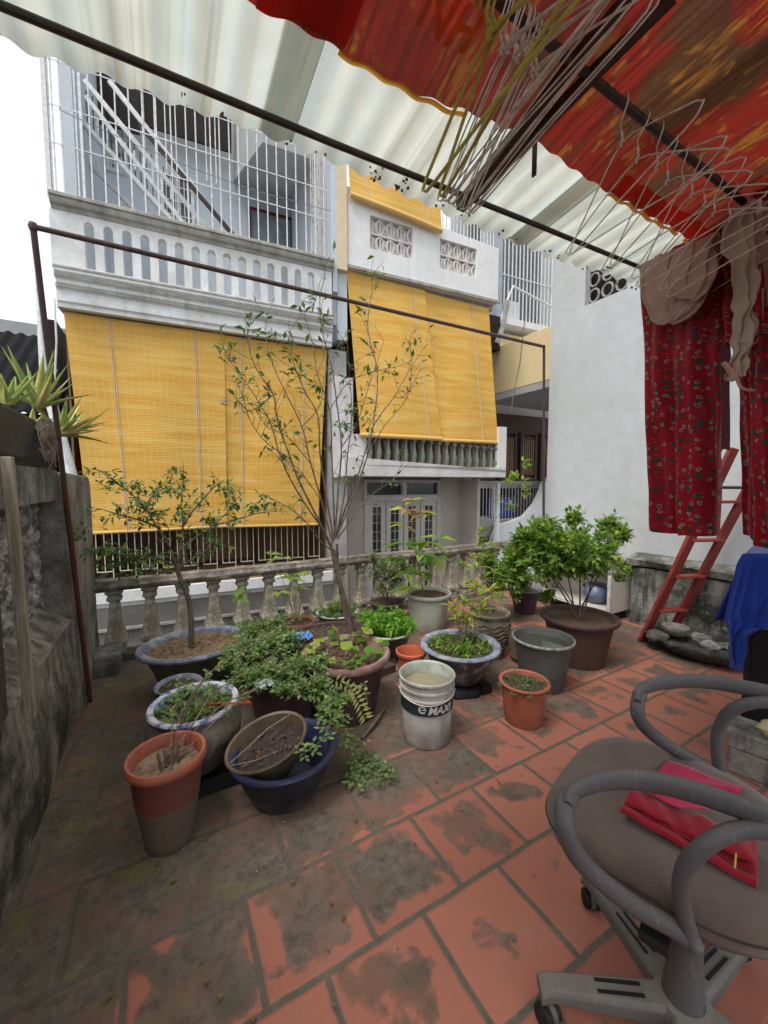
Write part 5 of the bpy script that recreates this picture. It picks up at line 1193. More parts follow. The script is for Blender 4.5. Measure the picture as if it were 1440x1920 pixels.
# 12 paint bucket
XY = (1.24,1.725); BH = .37; t = thing('paint_bucket', 'dirty white paint bucket with a dark label band, open and half full of murky water', 'bucket', (XY[0],XY[1],0))
k = NT('scuffed white plastic', .5); c = k.mix(k.ramp(k.noise(5,7,.7),[(.4,0),(.65,1)]), (.56,.53,.50), (.36,.33,.31)); c = k.mix(k.ramp(k.noise(1,6,.7,vec=k.co(scale=(12,12,2))),[(.5,0),(.7,.7)]), c, (.24,.20,.165)); s_ = k.sep(k.co()); c = k.mix(k.math('MULTIPLY',k.ramp(s_[2],[(0,1),(.14,0)]),k.ramp(k.noise(8,6),[(.3,.3),(.6,1)])), c, (.16,.125,.10)); k.color(c); M['bucket'] = k.m
potmesh(t, XY, [(.122,0),(.128,.004),(.130,.012),(.1405,.255),(.1405,.262),(.150,.264),(.150,.272),(.1425,.274),(.144,.305),(.152,.307),(.152,.316),(.1445,.318),(.146,.345),(.153,.349),(.156,.356),(.154,.365),(.150,.368),(.146,.364),(.143,.352),(.142,.30),(.138,.22)], M['bucket'], 64, rimmat=M['greenwh'], rimfrom=12, name='body')
g = MB(); g.lathe([(.0,.295),(.1405,.295)], (XY[0],XY[1],0), 48); g.build('water', simple('murky yellow water',(.30,.26,.16),(.22,.20,.13),8,.12,.5,.001,fine=6), t)
lab_c = simple('dark teal label', (.012,.025,.030), (.03,.045,.05), 12, .5)
vc = Vector((-XY[0],-XY[1],0)).normalized(); va = math.atan2(vc.y, vc.x)
g = MB(); g.sheet(lambda u, v: Vector((XY[0],XY[1],0))+Vector((math.cos(va-1.7+3.35*u),math.sin(va-1.7+3.35*u),0))*(.1345+.0415*(.196+.066*v-.01)+.0006)+Vector((0,0,.196+.066*v-.002)), 60, 3); g.build('label_band', lab_c, t, smooth=True)
def wraptext(body, size, ang0, z, rad, bold, shear, mat, name):
    vs, fs = text_mesh(body, size, bold, shear); g = MB()
    g.add([Vector((XY[0],XY[1],0))+Vector((math.cos(ang0+v.x/rad),math.sin(ang0+v.x/rad),0))*(rad+.0415*(z+v.y-.23))+Vector((0,0,z+v.y)) for v in vs], fs); g.build(name, mat, t)
wm = simple('white print', (.72,.70,.66), (.5,.48,.45), 20, .6)
wraptext('MAXI', .058, va+.04, .2075, .1458, .0022, .25, wm, 'lettering')
g = MB(); K = 28
for ring in ((.021,.013),):
    vs = []
    for i in range(K):
        for r_ in ring: a = 2*math.pi*i/K; x, z = r_*math.cos(a), r_*math.sin(a); an = va-.16+x/.146; vs.append(Vector((XY[0],XY[1],0))+Vector((math.cos(an),math.sin(an),0))*(.1459+.0415*z)+Vector((0,0,.231+z)))
    g.add(vs, [(2*i,2*i+1,2*((i+1) % K)+1,2*((i+1) % K)) for i in range(K) if i not in (25,26)])
vs = [];
for (x, z) in ((-.012,-.0025),(.013,-.0025),(.013,.0025),(-.012,.0025)): an = va-.16+x/.146; vs.append(Vector((XY[0],XY[1],0))+Vector((math.cos(an),math.sin(an),0))*(.1459+.0415*z)+Vector((0,0,.231+z)))
g.add(vs, [(0,1,2,3)]); g.build('emblem', wm, t)
g = MB(); hp = [Vector((XY[0],XY[1],0))+Vector((math.cos(va-1.35+a*.27),math.sin(va-1.35+a*.27),0))*.157+Vector((0,0,.300-.040*math.sin(math.pi*a/10))) for a in range(11)]; g.tube(hp, .0021, 6); g.build('handle', M['wire'], t, smooth=True)
# 13 blue white bowl on black stand with small croton
XY = (1.76,2.06); t = potted('potted_croton', 'patterned bowl with a grey blue rim and small yellow croton, behind the paint bucket', XY)
potmesh(t, XY, [(.13,.065),(.135,.075),(.17,.12),(.215,.20),(.232,.26),(.236,.275),(.268,.285),(.274,.295),(.268,.306),(.232,.30),(.22,.28)], M['bwpot'], 56, rimmat=M['blueg'], rimfrom=5); soilmesh(t, XY, .228, .275, M['soil'])
lf = MB(); st = MB(); rr = random.Random(6)
for k in range(70): a = rr.random()*6.28; q = .2*math.sqrt(rr.random()); crown(lf, None, None, Vector((XY[0]+q*math.cos(a),XY[1]+q*math.sin(a),.29+rr.random()*.03)), (.015,.015,.01), 2, k, .024, .012, 5)
lf.build('ground_cover', M['lf_mid'], t); lf = MB()
tops = []
for (x, y, Yo) in [(850,1130,0),(870,1120,.05),(895,1095,.02),(905,1130,-.05),(880,1150,.0),(860,1155,.08),(920,1105,.05)]:
    p = atY(x, y, 2.08+Yo); limb(st, [Vector((XY[0]+.02,XY[1]+.02,.28)), Vector((XY[0]+.02,XY[1]+.02,.28)).lerp(p,.5)+Vector((.01,0,0)), p], .004, .002, 5); tops.append(p)
    for k in range(20):
        a = rr.random()*6.28; lf.leaf(p-Vector((0,0,rr.random()*.07)), (math.cos(a),math.sin(a),rr.uniform(0,.9)), (0,0,1), rr.uniform(.07,.13), rr.uniform(.016,.030), .15, .25)
st.build('stem', M['twig'], t); lf.build('foliage', M['lf_yel'], t)
g = MB(); g.lathe([(.20,0),(.21,.01),(.20,.045),(.17,.052),(.0,.052)], (1.76,2.06,0), 8, 1, .9, cap0=True)
for k in range(4): a = k*1.57+.5; g.obox((1.76+.19*math.cos(a),2.06+.17*math.sin(a),.032),(.04,0,0),(0,.03,0),(0,0,.031))
tag(g.build('plant_stand', M['black'], loc=(1.76,2.06,0), bevel=.006), 'low black stand under the patterned bowl behind the paint bucket', 'stand')
# 14 small orange pot lying behind
XY = (1.50,2.28); t = thing('flower_pot', 'small bright orange plastic pot half hidden behind the paint bucket', 'flower pot', (XY[0],XY[1],0)); potmesh(t, XY, [(.07,0),(.075,.01),(.09,.16),(.095,.2),(.108,.205),(.11,.225),(.10,.23),(.093,.21),(.088,.12),(.0,.10)], simple('orange plastic',(.50,.14,.07),(.4,.1,.05),6,.45), 32)
# 15 carved urn
XY = (2.30,2.33); t = potted('clay_urn', 'carved olive clay urn behind the dark grey bucket', XY, cat='urn')
potmesh(t, XY, [(.11,0),(.115,.012),(.11,.03),(.135,.10),(.155,.20),(.158,.27),(.145,.32),(.138,.335),(.16,.345),(.165,.36),(.16,.372),(.14,.368),(.132,.35),(.128,.33)], M['urn'], 48); soilmesh(t, XY, .134, .345, M['soil'])
g = MB()
for j in range(7):
    z = .11+.03*j; rz = .137+.021*min(1,(z-.1)/.12); g.tube([(XY[0]+(rz+.004*math.sin(5*a/36*6.283+j))*math.cos(a/36*6.283),XY[1]+(rz+.004*math.sin(5*a/36*6.283+j))*math.sin(a/36*6.283),z+.012*math.sin(a/36*6.283*9+j)) for a in range(36)], .007, 6, closed=True)
g.build('carved_relief', M['urn'], t, smooth=True)
lf = MB(); st = MB(); 
for (x, y, Yo) in [(900,1060,.0),(890,1040,.05),(925,1070,.08),(945,1085,0),(905,1100,-.05),(935,1110,.02),(880,1085,.05),(930,1020,.1)]:
    p = atY(x, y, 2.45+Yo); limb(st, [Vector((XY[0],XY[1],.34)), Vector((XY[0],XY[1],.34)).lerp(p,.6)+Vector((.01,0,0)), p], .003, .0015, 5)
    for k in range(9): a = rr.random()*6.28; lf.leaf(p-Vector((0,0,rr.random()*.05)), (math.cos(a),math.sin(a),rr.uniform(-.1,.8)), (0,0,1), rr.uniform(.08,.14), rr.uniform(.028,.045), .15, .3)
for (x, y) in [(868,1058),(900,1015),(985,870),(965,890),(985,905),(955,900),(940,935),(960,950),(900,995),(985,925)]: crown(lf, st, None, atY(x, y, 2.7), (.035,.035,.03), 5, x, .042, .022, 4, stemr=.0012)
st.tube(crm([atY(x, y, 2.7) for x, y in [(925,1130),(905,1040),(925,980),(965,930),(985,880)]]), [.003]*24+[.002], 5) if False else limb(st, [Vector((XY[0],XY[1],.34))]+[atY(x, y, 2.7) for x, y in [(905,1040),(925,980),(965,930),(985,875)]], .0035, .0015, 5)
st.build('stem', M['stemg'], t); lf.build('foliage', M['lf_lime'], t)
# 16 dark grey bucket, 17 terracotta
XY = (2.27,1.79); t = thing('plastic_bucket', 'dark grey plastic bucket filled with water, left of the big brown pot', 'bucket', (XY[0],XY[1],0))
potmesh(t, XY, [(.135,0),(.14,.008),(.165,.16),(.187,.31),(.19,.322),(.203,.328),(.206,.338),(.202,.346),(.190,.342),(.184,.31),(.175,.26)], M['gplast'], 56, name='body'); g = MB(); g.lathe([(.0,.295),(.183,.295)], (XY[0],XY[1],0), 48); g.build('water', M['water'], t)
g = MB(); g.lathe([(.2035,.329),(.2075,.338),(.2035,.3475),(.1995,.3485)], (XY[0],XY[1],0), 56); g.build('worn_lip', simple('worn pale lip',(.34,.34,.31),(.12,.12,.11),26,.6), t, smooth=True)
weedy((1.83,1.565),.142,.245,'small terracotta coloured pot of sprouting weeds in front of the dark grey bucket',M['terra'],M['terra'],M['lf_vine'],31,.012,26,.022,rb=.72,cat='potted plant')
# 18 big brown pot with dense shrub
def shrub(t, XY, z, cpx, Y, rad, n, seed, mat, trunks, L=.034, W=.019, extra=()):
    st = MB(); lf = MB(); hub = []
    for k, (x, y, Yo) in enumerate(trunks):
        p = atY(x, y, Y+Yo); b_ = Vector((XY[0]+.025*math.cos(k*2),XY[1]+.025*math.sin(k*2),z)); C = limb(st, [b_, b_.lerp(p,.45)+Vector((.012,0,.0)), p], .0085, .004, 6); hub += C[4:]
    crown(lf, st, None, atY(cpx[0], cpx[1], Y), rad, n, seed, L, W, 7, hub=hub, stemr=.0016, hollow=.25)
    for (x, y, Yo, r_, n_) in extra: crown(lf, st, None, atY(x, y, Y+Yo), r_, n_, seed+x, L, W, 7, hub=hub, stemr=.0014, hollow=.1)
    st.build('stem', M['bark'], t, smooth=True); lf.build('foliage', mat, t)
XY = (2.85,1.92); t = potted('potted_shrub', 'dense glossy leaved shrub in the big chocolate brown pot, near the white cabinet', XY)
potmesh(t, XY, [(.19,0),(.195,.01),(.215,.13),(.24,.27),(.25,.315),(.255,.32),(.285,.335),(.292,.35),(.288,.365),(.272,.368),(.25,.355),(.24,.33)], M['brownp'], 56); soilmesh(t, XY, .243, .335, simple('brown soil',(.15,.10,.07),(.09,.06,.045),14,.95,bumpd=.01))
shrub(t, XY, .33, (1062,1030), 1.98, (.50,.36,.22), 620, 5, M['lf_mid'], [(1040,1080,0),(1060,1060,.1),(1085,1040,0),(1110,1085,-.05),(1135,1050,.0),(1020,1060,.1)], .036, .021,
      [(1140,985,.0,(.14,.12,.10),60),(1165,1000,-.05,(.10,.10,.10),36),(1120,1050,-.05,(.12,.10,.07),24),(985,1010,.1,(.15,.14,.12),60),(965,1050,.15,(.10,.10,.10),36),(1020,985,.1,(.13,.12,.09),40),(1160,1080,0,(.06,.06,.04),8),(1025,1115,0,(.04,.04,.05),14),(1075,970,.05,(.12,.1,.08),34)])
XY = (3.42,2.95); t = potted('potted_shrub', 'smaller shrub in a purple pot with a pale blue rim, behind the dense shrub', XY)
potmesh(t, XY, [(.10,0),(.105,.01),(.13,.14),(.17,.24),(.185,.255),(.19,.27),(.18,.275),(.165,.255),(.16,.235)], glaze('purple glaze',(.09,.05,.09),(.05,.03,.05),8,.3), 40, rimmat=M['blueg'], rimfrom=4); soilmesh(t, XY, .162, .24, M['soil'])
shrub(t, XY, .24, (955,1075), 2.85, (.34,.25,.22), 260, 15, M['lf_mid'], [(950,1080,0),(985,1070,0),(920,1060,.1)], .038, .022, [(915,1050,.0,(.15,.12,.10),36)])
# extra small-leaved grey shrub and the broad light leaves by the balustrade
XY = (1.95,3.42); t = potted('potted_shrub', 'airy grey green small leaved shrub between the herb bowl and the tall pale pot', XY)
potmesh(t, XY, [(.12,0),(.125,.01),(.15,.14),(.165,.19),(.175,.2),(.178,.215),(.17,.22),(.158,.2)], M['creamb'], 36); soilmesh(t, XY, .158, .19, M['soil'])
shrub(t, XY, .19, (722,1078), 3.40, (.24,.18,.20), 120, 25, leafmat('grey green small leaves', (.10,.13,.07), (.22,.27,.12), (.36,.42,.12), p3=.2), [(715,1090,0),(735,1080,0),(700,1070,.1)], .030, .014, [(755,1060,0,(.10,.1,.1),22),(700,1045,0,(.1,.08,.05),16)])
XY = (.98,3.30); t = potted('potted_plant', 'small plant with a few broad light green leaves showing in front of the balusters', XY)
potmesh(t, XY, [(.10,0),(.105,.01),(.13,.14),(.15,.2),(.155,.215),(.148,.22),(.138,.2)], M['terra'], 36); soilmesh(t, XY, .138, .19, M['soil'])
st = MB(); lf = MB()
for (x, y, n_) in [(545,1085,6),(560,1105,5),(525,1110,4),(570,1080,3),(455,1105,4),(440,1115,4),(530,1045,3),(505,1040,2)]:
    p = atY(x, y, 3.3); limb(st, [Vector((XY[0],XY[1],.19)), Vector((XY[0],XY[1],.19)).lerp(p,.6)+Vector((.02,0,.02)), p], .003, .0016, 5)
    for k in range(n_): a = rr.random()*6.28; lf.leaf(p, (math.cos(a),math.sin(a),rr.uniform(-.2,.5)), (rr.gauss(0,.3),-.4,1), rr.uniform(.10,.16), rr.uniform(.05,.07), .2, .4)
st.build('stem', M['stemg'], t); lf.build('foliage', M['lf_lime'], t)
# trailing rose/vine mass between the pots
XY = (.60,2.30); t = potted('trailing_plant', 'tangle of trailing grey green vines in a hidden pot, spilling towards the navy basin', XY)
potmesh(t, XY, [(.16,0),(.165,.01),(.19,.14),(.21,.25),(.22,.265),(.215,.275),(.20,.26),(.19,.24)], M['maroonp'], 40); soilmesh(t, XY, .195, .25, M['soil'])
st = MB(); lf = MB(); lf2 = MB(); rr = random.Random(77)
for (x, y, z, rx, ry, rz, n_) in [(470,1215,.36,.16,.14,.07,110),(530,1200,.38,.15,.14,.07,110),(560,1245,.37,.13,.12,.07,90),(500,1262,.34,.13,.12,.07,90),(455,1270,.30,.11,.1,.06,60),(600,1290,.33,.10,.08,.07,60),(620,1330,.27,.09,.06,.07,50),(540,1290,.33,.10,.08,.06,55),(600,1240,.40,.09,.08,.05,40),(470,1180,.38,.14,.12,.05,60),(520,1165,.38,.12,.1,.04,40),(425,1240,.33,.08,.08,.05,30),(640,1300,.30,.07,.05,.06,30)]:
    crown(lf, st, None, atZ(x, y, z), (rx,ry,rz), int(n_*1.05), x+y, .024, .013, 6, stemr=.001, hollow=.05, compound=True, up=.4)
for k in range(80):
    a = rr.random()*6.28; p = Vector((XY[0]+rr.uniform(-.18,.12),XY[1]-.05+rr.uniform(-.08,.05),.22)); lf2.leaf(p, (math.cos(a)*.6,math.sin(a)*.6,1), (math.sin(a),math.cos(a),.3), rr.uniform(.10,.20), .011, .1, .45)
for k in range(22):
    p = atZ(rr.uniform(430,600), rr.uniform(1180,1290), .40); q = p+Vector((rr.gauss(0,.12),rr.gauss(0,.10),rr.gauss(.02,.05))); st.tube([p,p.lerp(q,.5)+Vector((0,0,.03)),q],.0016,4,cap=False)
vines = [[(600,1280,.36),(640,1330,.30),(640,1380,.20),(655,1420,.08),(660,1455,.03),(668,1480,.02)],[(610,1300,.36),(620,1350,.31),(600,1390,.27),(560,1420,.26)],[(640,1300,.34),(680,1290,.36),(690,1330,.30)],[(640,1370,.2),(680,1400,.05),(700,1440,.02),(735,1450,.02)],[(650,1420,.06),(690,1455,.02),(745,1470,.02)]]
for i, vn in enumerate(vines):
    C = limb(st, [atZ(x, y, z) for x, y, z in vn], .0022, .0011, 5)
    for j, q in enumerate(C[3:]):
        if j % 2: continue
        for k in range(3 if i != 2 else 1):
            a = rr.random()*6.28; d = Vector((math.cos(a),math.sin(a),rr.uniform(-.1,.7))); e = q + d*.035; st.tube([q,e],.0008,4,cap=False)
            for m_ in (-1,1): lf.leaf(q.lerp(e,.55), d.cross(Vector((0,0,1)))*m_+d*.4, (0,0,1), .026, .017)
            lf.leaf(e, d, (0,0,1), .03, .019)
lf3 = MB(); C = crm([atZ(x, y, z) for x, y, z in [(625,1272,.42),(655,1290,.40),(672,1315,.37),(685,1345,.33)]], 4)
for i, q in enumerate(C[1:]):
    d = (C[min(i+2,len(C)-1)]-C[i]).normalized(); sd_ = d.cross(FW).normalized()
    for m_ in (-1,1): lf3.leaf(q, sd_*m_*.9+d*.35, -FW+Vector((0,0,.5)), .042, .013, .2, .2)
lf3.build('compound_leaf', leafmat('pale compound leaf', (.28,.34,.10), (.42,.46,.18)), t)
st.build('stem', M['stemg'], t); lf.build('foliage', M['lf_vine'], t); lf2.build('grassy_leaves', leafmat('strappy leaves', (.05,.13,.02), (.11,.22,.04)), t)
p = atZ(495,1282,.33); g = MB(); g.sheet(lambda u, v: p+Vector((.09*(u-.5),.07*(v-.5),.02*math.sin(3*u)*math.sin(3*v)+.012*mnoise.noise(Vector((u*6,v*6,0))))), 14, 12, .001); tag(g.build('plastic_scrap', simple('pale grey plastic film',(.40,.46,.50),(.28,.32,.36),9,.35), loc=p, smooth=True), 'scrap of pale grey plastic caught in the trailing vines', 'plastic scrap')
# 20 dark saucer + small green cup between urn and bucket
XY = (2.48,2.12); t = thing('plant_saucer', 'dark green plastic cup on a saucer, between the carved urn and the brown pot', 'saucer', (XY[0],XY[1],0)); g = MB(); g.lathe([(.09,0),(.11,.03),(.115,.035),(.10,.03),(.0,.012)], (XY[0],XY[1],0), 28, cap0=True); g.build('dish', M['brownp'], t, smooth=True); g = MB(); g.lathe([(.045,.02),(.06,.11),(.064,.115),(.057,.11),(.045,.04)], (XY[0],XY[1],0), 24, cap0=True); g.build('cup', simple('green plastic',(.03,.12,.07),(.02,.07,.045),6,.4), t, smooth=True)
g = MB(); p0 = atZ(678,1385,.012); p1 = atZ(722,1325,.03); g.tube(crm([p0, p0.lerp(p1,.4)+Vector((.02,0,.01)), p1], 4), [.010]*3+[.012]*3+[.008]*3, 6); tag(g.build('stick', M['bark'], loc=p0, smooth=True), 'short dark stick lying on the floor beside the maroon planter', 'stick')
p0 = atZ(722,1262,0); g = MB(); g.obox((p0.x,p0.y,.03),(.07,.01,0),(-.01,.035,0),(0,0,.03)); tag(g.build('brick', M['brownp'], loc=p0, bevel=.006), 'dark brick on the floor in front of the herb bowl', 'brick')

# fallen leaves
fl_ = MB(); fl_.leaf((0,0,.006), (1,0,.1), (0,0,1), .035, .016, .5, -.1); base = fl_.build('fallen_leaf', M['lf_dry'], loc=(0,0,0)); tag(base, 'small dry leaf or scrap lying on the terrace tiles', 'leaf', 'fallen leaves scattered on the tiles')
rr = random.Random(9); pts = [(665,1545),(690,1530),(545,1660),(560,1690),(420,1868),(395,1845),(620,1690),(1035,1570),(820,1470),(760,1300),(860,1440),(330,1650),(640,1730),(215,1865),(160,1880),(480,1905),(380,1800),(455,1420),(700,1545),(1085,1600),(940,1470),(1110,1330),(1120,1260),(130,1500),(95,1560),(620,1880),(720,1380),(870,1520),(1000,1640),(140,1455),(525,1545)]
for i, (x, y) in enumerate(pts):
    p = atZ(x, y, .003); o = base if i == 0 else base.copy()
    if i: COL.objects.link(o)
    o.location = p; o.rotation_euler = (rr.uniform(-.3,.3), rr.uniform(-.3,.3), rr.uniform(0,6.28)); s_ = rr.uniform(.35,.95); o.scale = (s_,s_,s_)

g = MB(); rr = random.Random(19)
for i in range(900):
    if i % 3 == 0: x, y = -.44+abs(rr.gauss(0,.07)), rr.uniform(.3,3.6)
    elif i % 3 == 1: x, y = rr.uniform(-.4,2.2), rr.uniform(.9,3.6)
    else: x, y = rr.uniform(-.3,3.6), rr.uniform(.5,3.5)
    a = rr.random()*6.28; s_ = rr.uniform(.003,.011); g.leaf((x,y,.003+rr.random()*.004), (math.cos(a),math.sin(a),rr.uniform(0,.3)), (rr.gauss(0,.3),rr.gauss(0,.3),1), s_, s_*.6, .4, -.1)
tag(g.build('grit', leafmat('grit and crumbs', (.30,.22,.13), (.42,.36,.27), (.10,.07,.05), p3=.3, trans=.05)), 'tiny crumbs, petals and grit scattered over the tiles', 'grit', kind='stuff')

# =================================================================== ALOES ON THE WALL
t = thing('aloe_trough', 'dark grey plastic trough on top of the left wall, packed with aloes', 'planter', (-.6,2.0,1.5))
g = MB(); q0 = atX(-60,765,-.50); q1 = atX(66,772,-.50); ya, yb = q0.y, q1.y
g.hexa([(-.74,ya,1.50),(-.53,ya,1.50),(-.53,yb-.05,1.50),(-.74,yb-.05,1.50),(-.78,ya,1.70),(-.49,ya,1.70),(-.49,yb,1.70),(-.78,yb,1.70)]); g.build('trough', simple('dark trough',(.03,.035,.04),(.055,.06,.065),6,.6), t, bevel=.02)
def aloe(par, c, n, L, seed, tilt=(0,0,0), mats=('lf_aloe','lf_aloe2')):
    gs = [MB(), MB()]; rr = random.Random(seed)
    for i in range(n):
        a = i*2.4+rr.random()*.4; el = .25+1.0*(i/n)+rr.uniform(-.1,.15); d = Vector((math.cos(a)*math.cos(el),math.sin(a)*math.cos(el),math.sin(el)))+Vector(tilt); d.normalize()
        Ln = L*rr.uniform(.7,1.1); sg = d.cross(Vector((0,0,1))); sg = sg.normalized() if sg.length > .05 else Vector((1,0,0)); up_ = sg.cross(d); K = 9; ptsA = []
        bend = rr.uniform(-.35,.55); w0 = .021*rr.uniform(.8,1.2); gg = gs[0 if rr.random() < .6 else 1]; b = len(gg.v)
        for k in range(K+1):
            q = k/K; p = Vector(c)+d*Ln*q+Vector((0,0,1))*bend*Ln*q*q*.9*(1 if el < .8 else .2); wv = w0*(1-q**1.6)+.0006; th = w0*.42*(1-q)+.0005
            gg.v += [p-sg*wv+up_*th*.9, p-up_*th, p+sg*wv+up_*th*.9, p+up_*th*.15]
        for k in range(K):
            for j in range(4): gg.f.append((b+k*4+j, b+k*4+(j+1) % 4, b+(k+1)*4+(j+1) % 4, b+(k+1)*4+j))
    for gg, m_ in zip(gs, mats):
        if gg.v: gg.build('leaf_rosette', M[m_], par, smooth=2)
ac = [((72,765),-.50,'aloe with upright yellow green leaves at the right end of the trough',.25,20,(.1,0,.2)),((15,760),-.55,'aloe with orange tinted leaves cut by the left edge of the picture',.17,16,(0,0,.2)),((112,815),-.46,'aloe hanging over the wall edge beside the red pipe, leaves spreading right',.23,22,(.75,.1,-.1)),((60,800),-.62,'small aloe drooping below the trough rim',.14,9,(.3,0,-.5))]
for i, (pp, X, lb, L_, n_, tl) in enumerate(ac):
    q = atX(pp[0], pp[1], X); t = thing('aloe_plant', lb, 'aloe', q); aloe(t, q, n_, L_, i*7+1, tl)
q = atX(92,830,-.47); g = MB(); rr = random.Random(8)
for k in range(60): p = q+Vector((rr.gauss(0,.012),rr.gauss(0,.035),rr.uniform(-.10,.09))); g.tube([p,p+Vector((rr.gauss(0,.012),rr.gauss(0,.02),-rr.uniform(.02,.07)))],[.004,.0012],4)
g.tube([q+Vector((-.02,0,.10)),q+Vector((0,0,0)),q+Vector((0,0,-.09))],[.03,.034,.018],8); tag(g.build('root_mass', M['bark'], loc=q), 'dark fibrous root clump hanging over the wall under the aloes', 'roots')

# =================================================================== RIGHT SIDE THINGS
# white open cabinet
t = thing('white_cabinet', 'white open fronted cabinet raised on feet painted black as its shadow, beside the mossy ledge', 'cabinet', (4.0,2.7,0))
x0,x1,y0,y1,z0,z1 = 3.86,4.24,2.27,3.22,.10,.60; g = MB(); g.box((x0,y0,z0),(x1,y0+.025,z1)); g.box((x0,y1-.025,z0),(x1,y1,z1)); g.box((x0,y0+.025,z0),(x1,y1-.025,z0+.03)); g.box((x1-.02,y0+.025,z0+.03),(x1,y1-.025,z1)); g.box((x0+.02,y0+.025,z0+.03),(x1-.02,y0+.45,z0+.032)) ; g.build('carcass', simple('cream white laminate',(.66,.62,.56),(.52,.47,.42),4,.5), t, bevel=.003)
g = MB(); g.box((x0-.004,y0-.003,z0-.002),(x0,y0+.028,z1)); g.box((x0-.004,y0+.028,z0-.002),(x0,y1,z0+.03)); g.build('front_edge', M['wht'], t)
g = MB(); g.box((x0-.03,y0-.02,z1),(x1,y1+.02,z1+.025)); g.build('top_board', M['oldwood'], t, bevel=.004)
g = MB(); g.sheet(lambda u, v: Vector((x0-.05+.44*u, y0+.25+.8*v, z1+.034+.012*mnoise.noise(Vector((u*5,v*7,3))))), 16, 20, .006); g.build('plastic_sheet', M['h2w'], t, smooth=True)
g = MB(); g.box((x0+.05,y0+.04,0),(x1-.02,y0+.10,z0)); g.box((x0+.05,y1-.10,0),(x1-.02,y1-.04,z0)); g.build('foot', M['black'], t)  # feet coloured black for the shadow under the raised cabinet
q = Vector((4.03,2.52,z0+.034)); t = thing('ceramic_jar', 'round blue glazed ceramic jar sitting inside the white cabinet', 'jar', q); potmesh(t, (q.x,q.y), [(.07,0),(.075,.01),(.115,.06),(.125,.10),(.115,.15),(.085,.18),(.08,.19),(.095,.205),(.085,.205),(.07,.185)], glaze('cobalt glaze',(.10,.13,.24),(.20,.24,.34),9,.25), 36, z0=q.z, name='body')
# ladder
t = thing('ladder', 'short red painted wooden ladder standing by the mossy ledge behind the red trousers', 'ladder', (3.8,1.8,0))
F1 = Vector((3.69,1.87,0)); T1_ = atX(1376,840,3.86); F2 = atX(1258,1182,4.0); F2 = atX(1264,1176,3.97); T2_ = atX(1398,925,4.06)
d1 = (T1_-F1); d2 = (T2_-F2); F2 = F2 - d2*(F2.z/d2.z)
red = simple('red painted wood',(.30,.055,.042),(.20,.032,.03),9,.5,bumpd=.003); 
side = (F2-F1).normalized()
g = MB(); g.bar(F1, T1_, .030, .085, upv=side); g.build('rail', red, t, bevel=.004); g = MB(); g.bar(F2, T2_+(T2_-F2)*.25, .030, .085, upv=side); g.build('rail', red, t, bevel=.004)
for z in (.30,.62,.94,1.26):
    a = F1+d1*(z/T1_.z) ; b = F2+(T2_-F2)*(z/T2_.z); g = MB(); g.bar(a, b, .085, .022); g.build('rung', red, t, bevel=.003)
a = atX(1350,914,3.9); b = atX(1398,914,3.9); g = MB(); g.tube([a,b+Vector((0,-.4,0))], .012, 8); tag(g.build('iron_bar', M['steel'], loc=a, smooth=True), 'black iron bar crossing behind the ladder at its top', 'bar')
# rock basin (miniature landscape)
q = Vector((3.80,1.50,0)); t = thing('rock_basin', 'low dark basin of rocks and a small stone dish, at the foot of the ladder', 'basin', q)
g = MB(); N = 48; vs = []
for j, (r_, z) in enumerate([(.17,.0),(.26,.035),(.315,.085),(.335,.12),(.325,.13),(.29,.11),(.0,.085)]):
    for i in range(N):
        a = 6.283*i/N; k_ = 1+.10*mnoise.noise(Vector((math.cos(a)*2.2,math.sin(a)*2.2,j*.4))); vs.append(q+Vector((r_*.85*k_*math.cos(a), r_*1.15*k_*math.sin(a), z+.02*mnoise.noise(Vector((math.cos(a)*4,math.sin(a)*4,j)))*(1 if j > 1 else 0))))
g.add(vs, [(j*N+i, j*N+(i+1) % N, (j+1)*N+(i+1) % N, (j+1)*N+i) for j in range(6) for i in range(N)]); g.build('basin', mossy('dark mossy stone',(.11,.11,.10),(.03,.03,.028),(.05,.06,.03),(.34,.34,.31),.6,5), t, smooth=2)
def rock(c, s, seed, mat, par, name='rock'):
    bm = bmesh.new(); bmesh.ops.create_icosphere(bm, subdivisions=3, radius=1); g = MB()
    g.add([Vector(c)+Vector((v.co.x*s[0],v.co.y*s[1],v.co.z*s[2]))*(1+.35*mnoise.noise(v.co*1.6+Vector((seed,0,0)))+.12*mnoise.noise(v.co*5)) for v in bm.verts], [tuple(v.index for v in f.verts) for f in bm.faces]); bm.free(); return g.build(name, mat, par, smooth=2)
rk = mossy('pale rough rock',(.40,.38,.34),(.16,.15,.13),(.16,.15,.07),(.55,.53,.48),.5,9)
rock(q+Vector((-.02,-.10,.115)),(.08,.06,.035),1,rk,t); rock(q+Vector((.06,-.18,.12)),(.05,.06,.03),2,rk,t); rock(q+Vector((-.16,.22,.11)),(.10,.08,.045),4,mossy('dark rock',(.18,.17,.15),(.06,.06,.05),(.08,.08,.04)),t); rock(q+Vector((.10,.02,.11)),(.07,.08,.04),6,rk,t); rock(q+Vector((.0,-.30,.11)),(.05,.05,.025),7,rk,t)
dd = q+Vector((-.05,.14,.13)); g = MB(); g.lathe([(.06,0),(.085,.02),(.10,.06),(.098,.075),(.085,.075),(.075,.06),(.0,.055)], dd, 30, cap0=True); g.build('stone_dish', mossy('stone dish',(.34,.31,.28),(.18,.16,.14),(.2,.19,.12),(.5,.47,.43),.4,8), t, smooth=True)
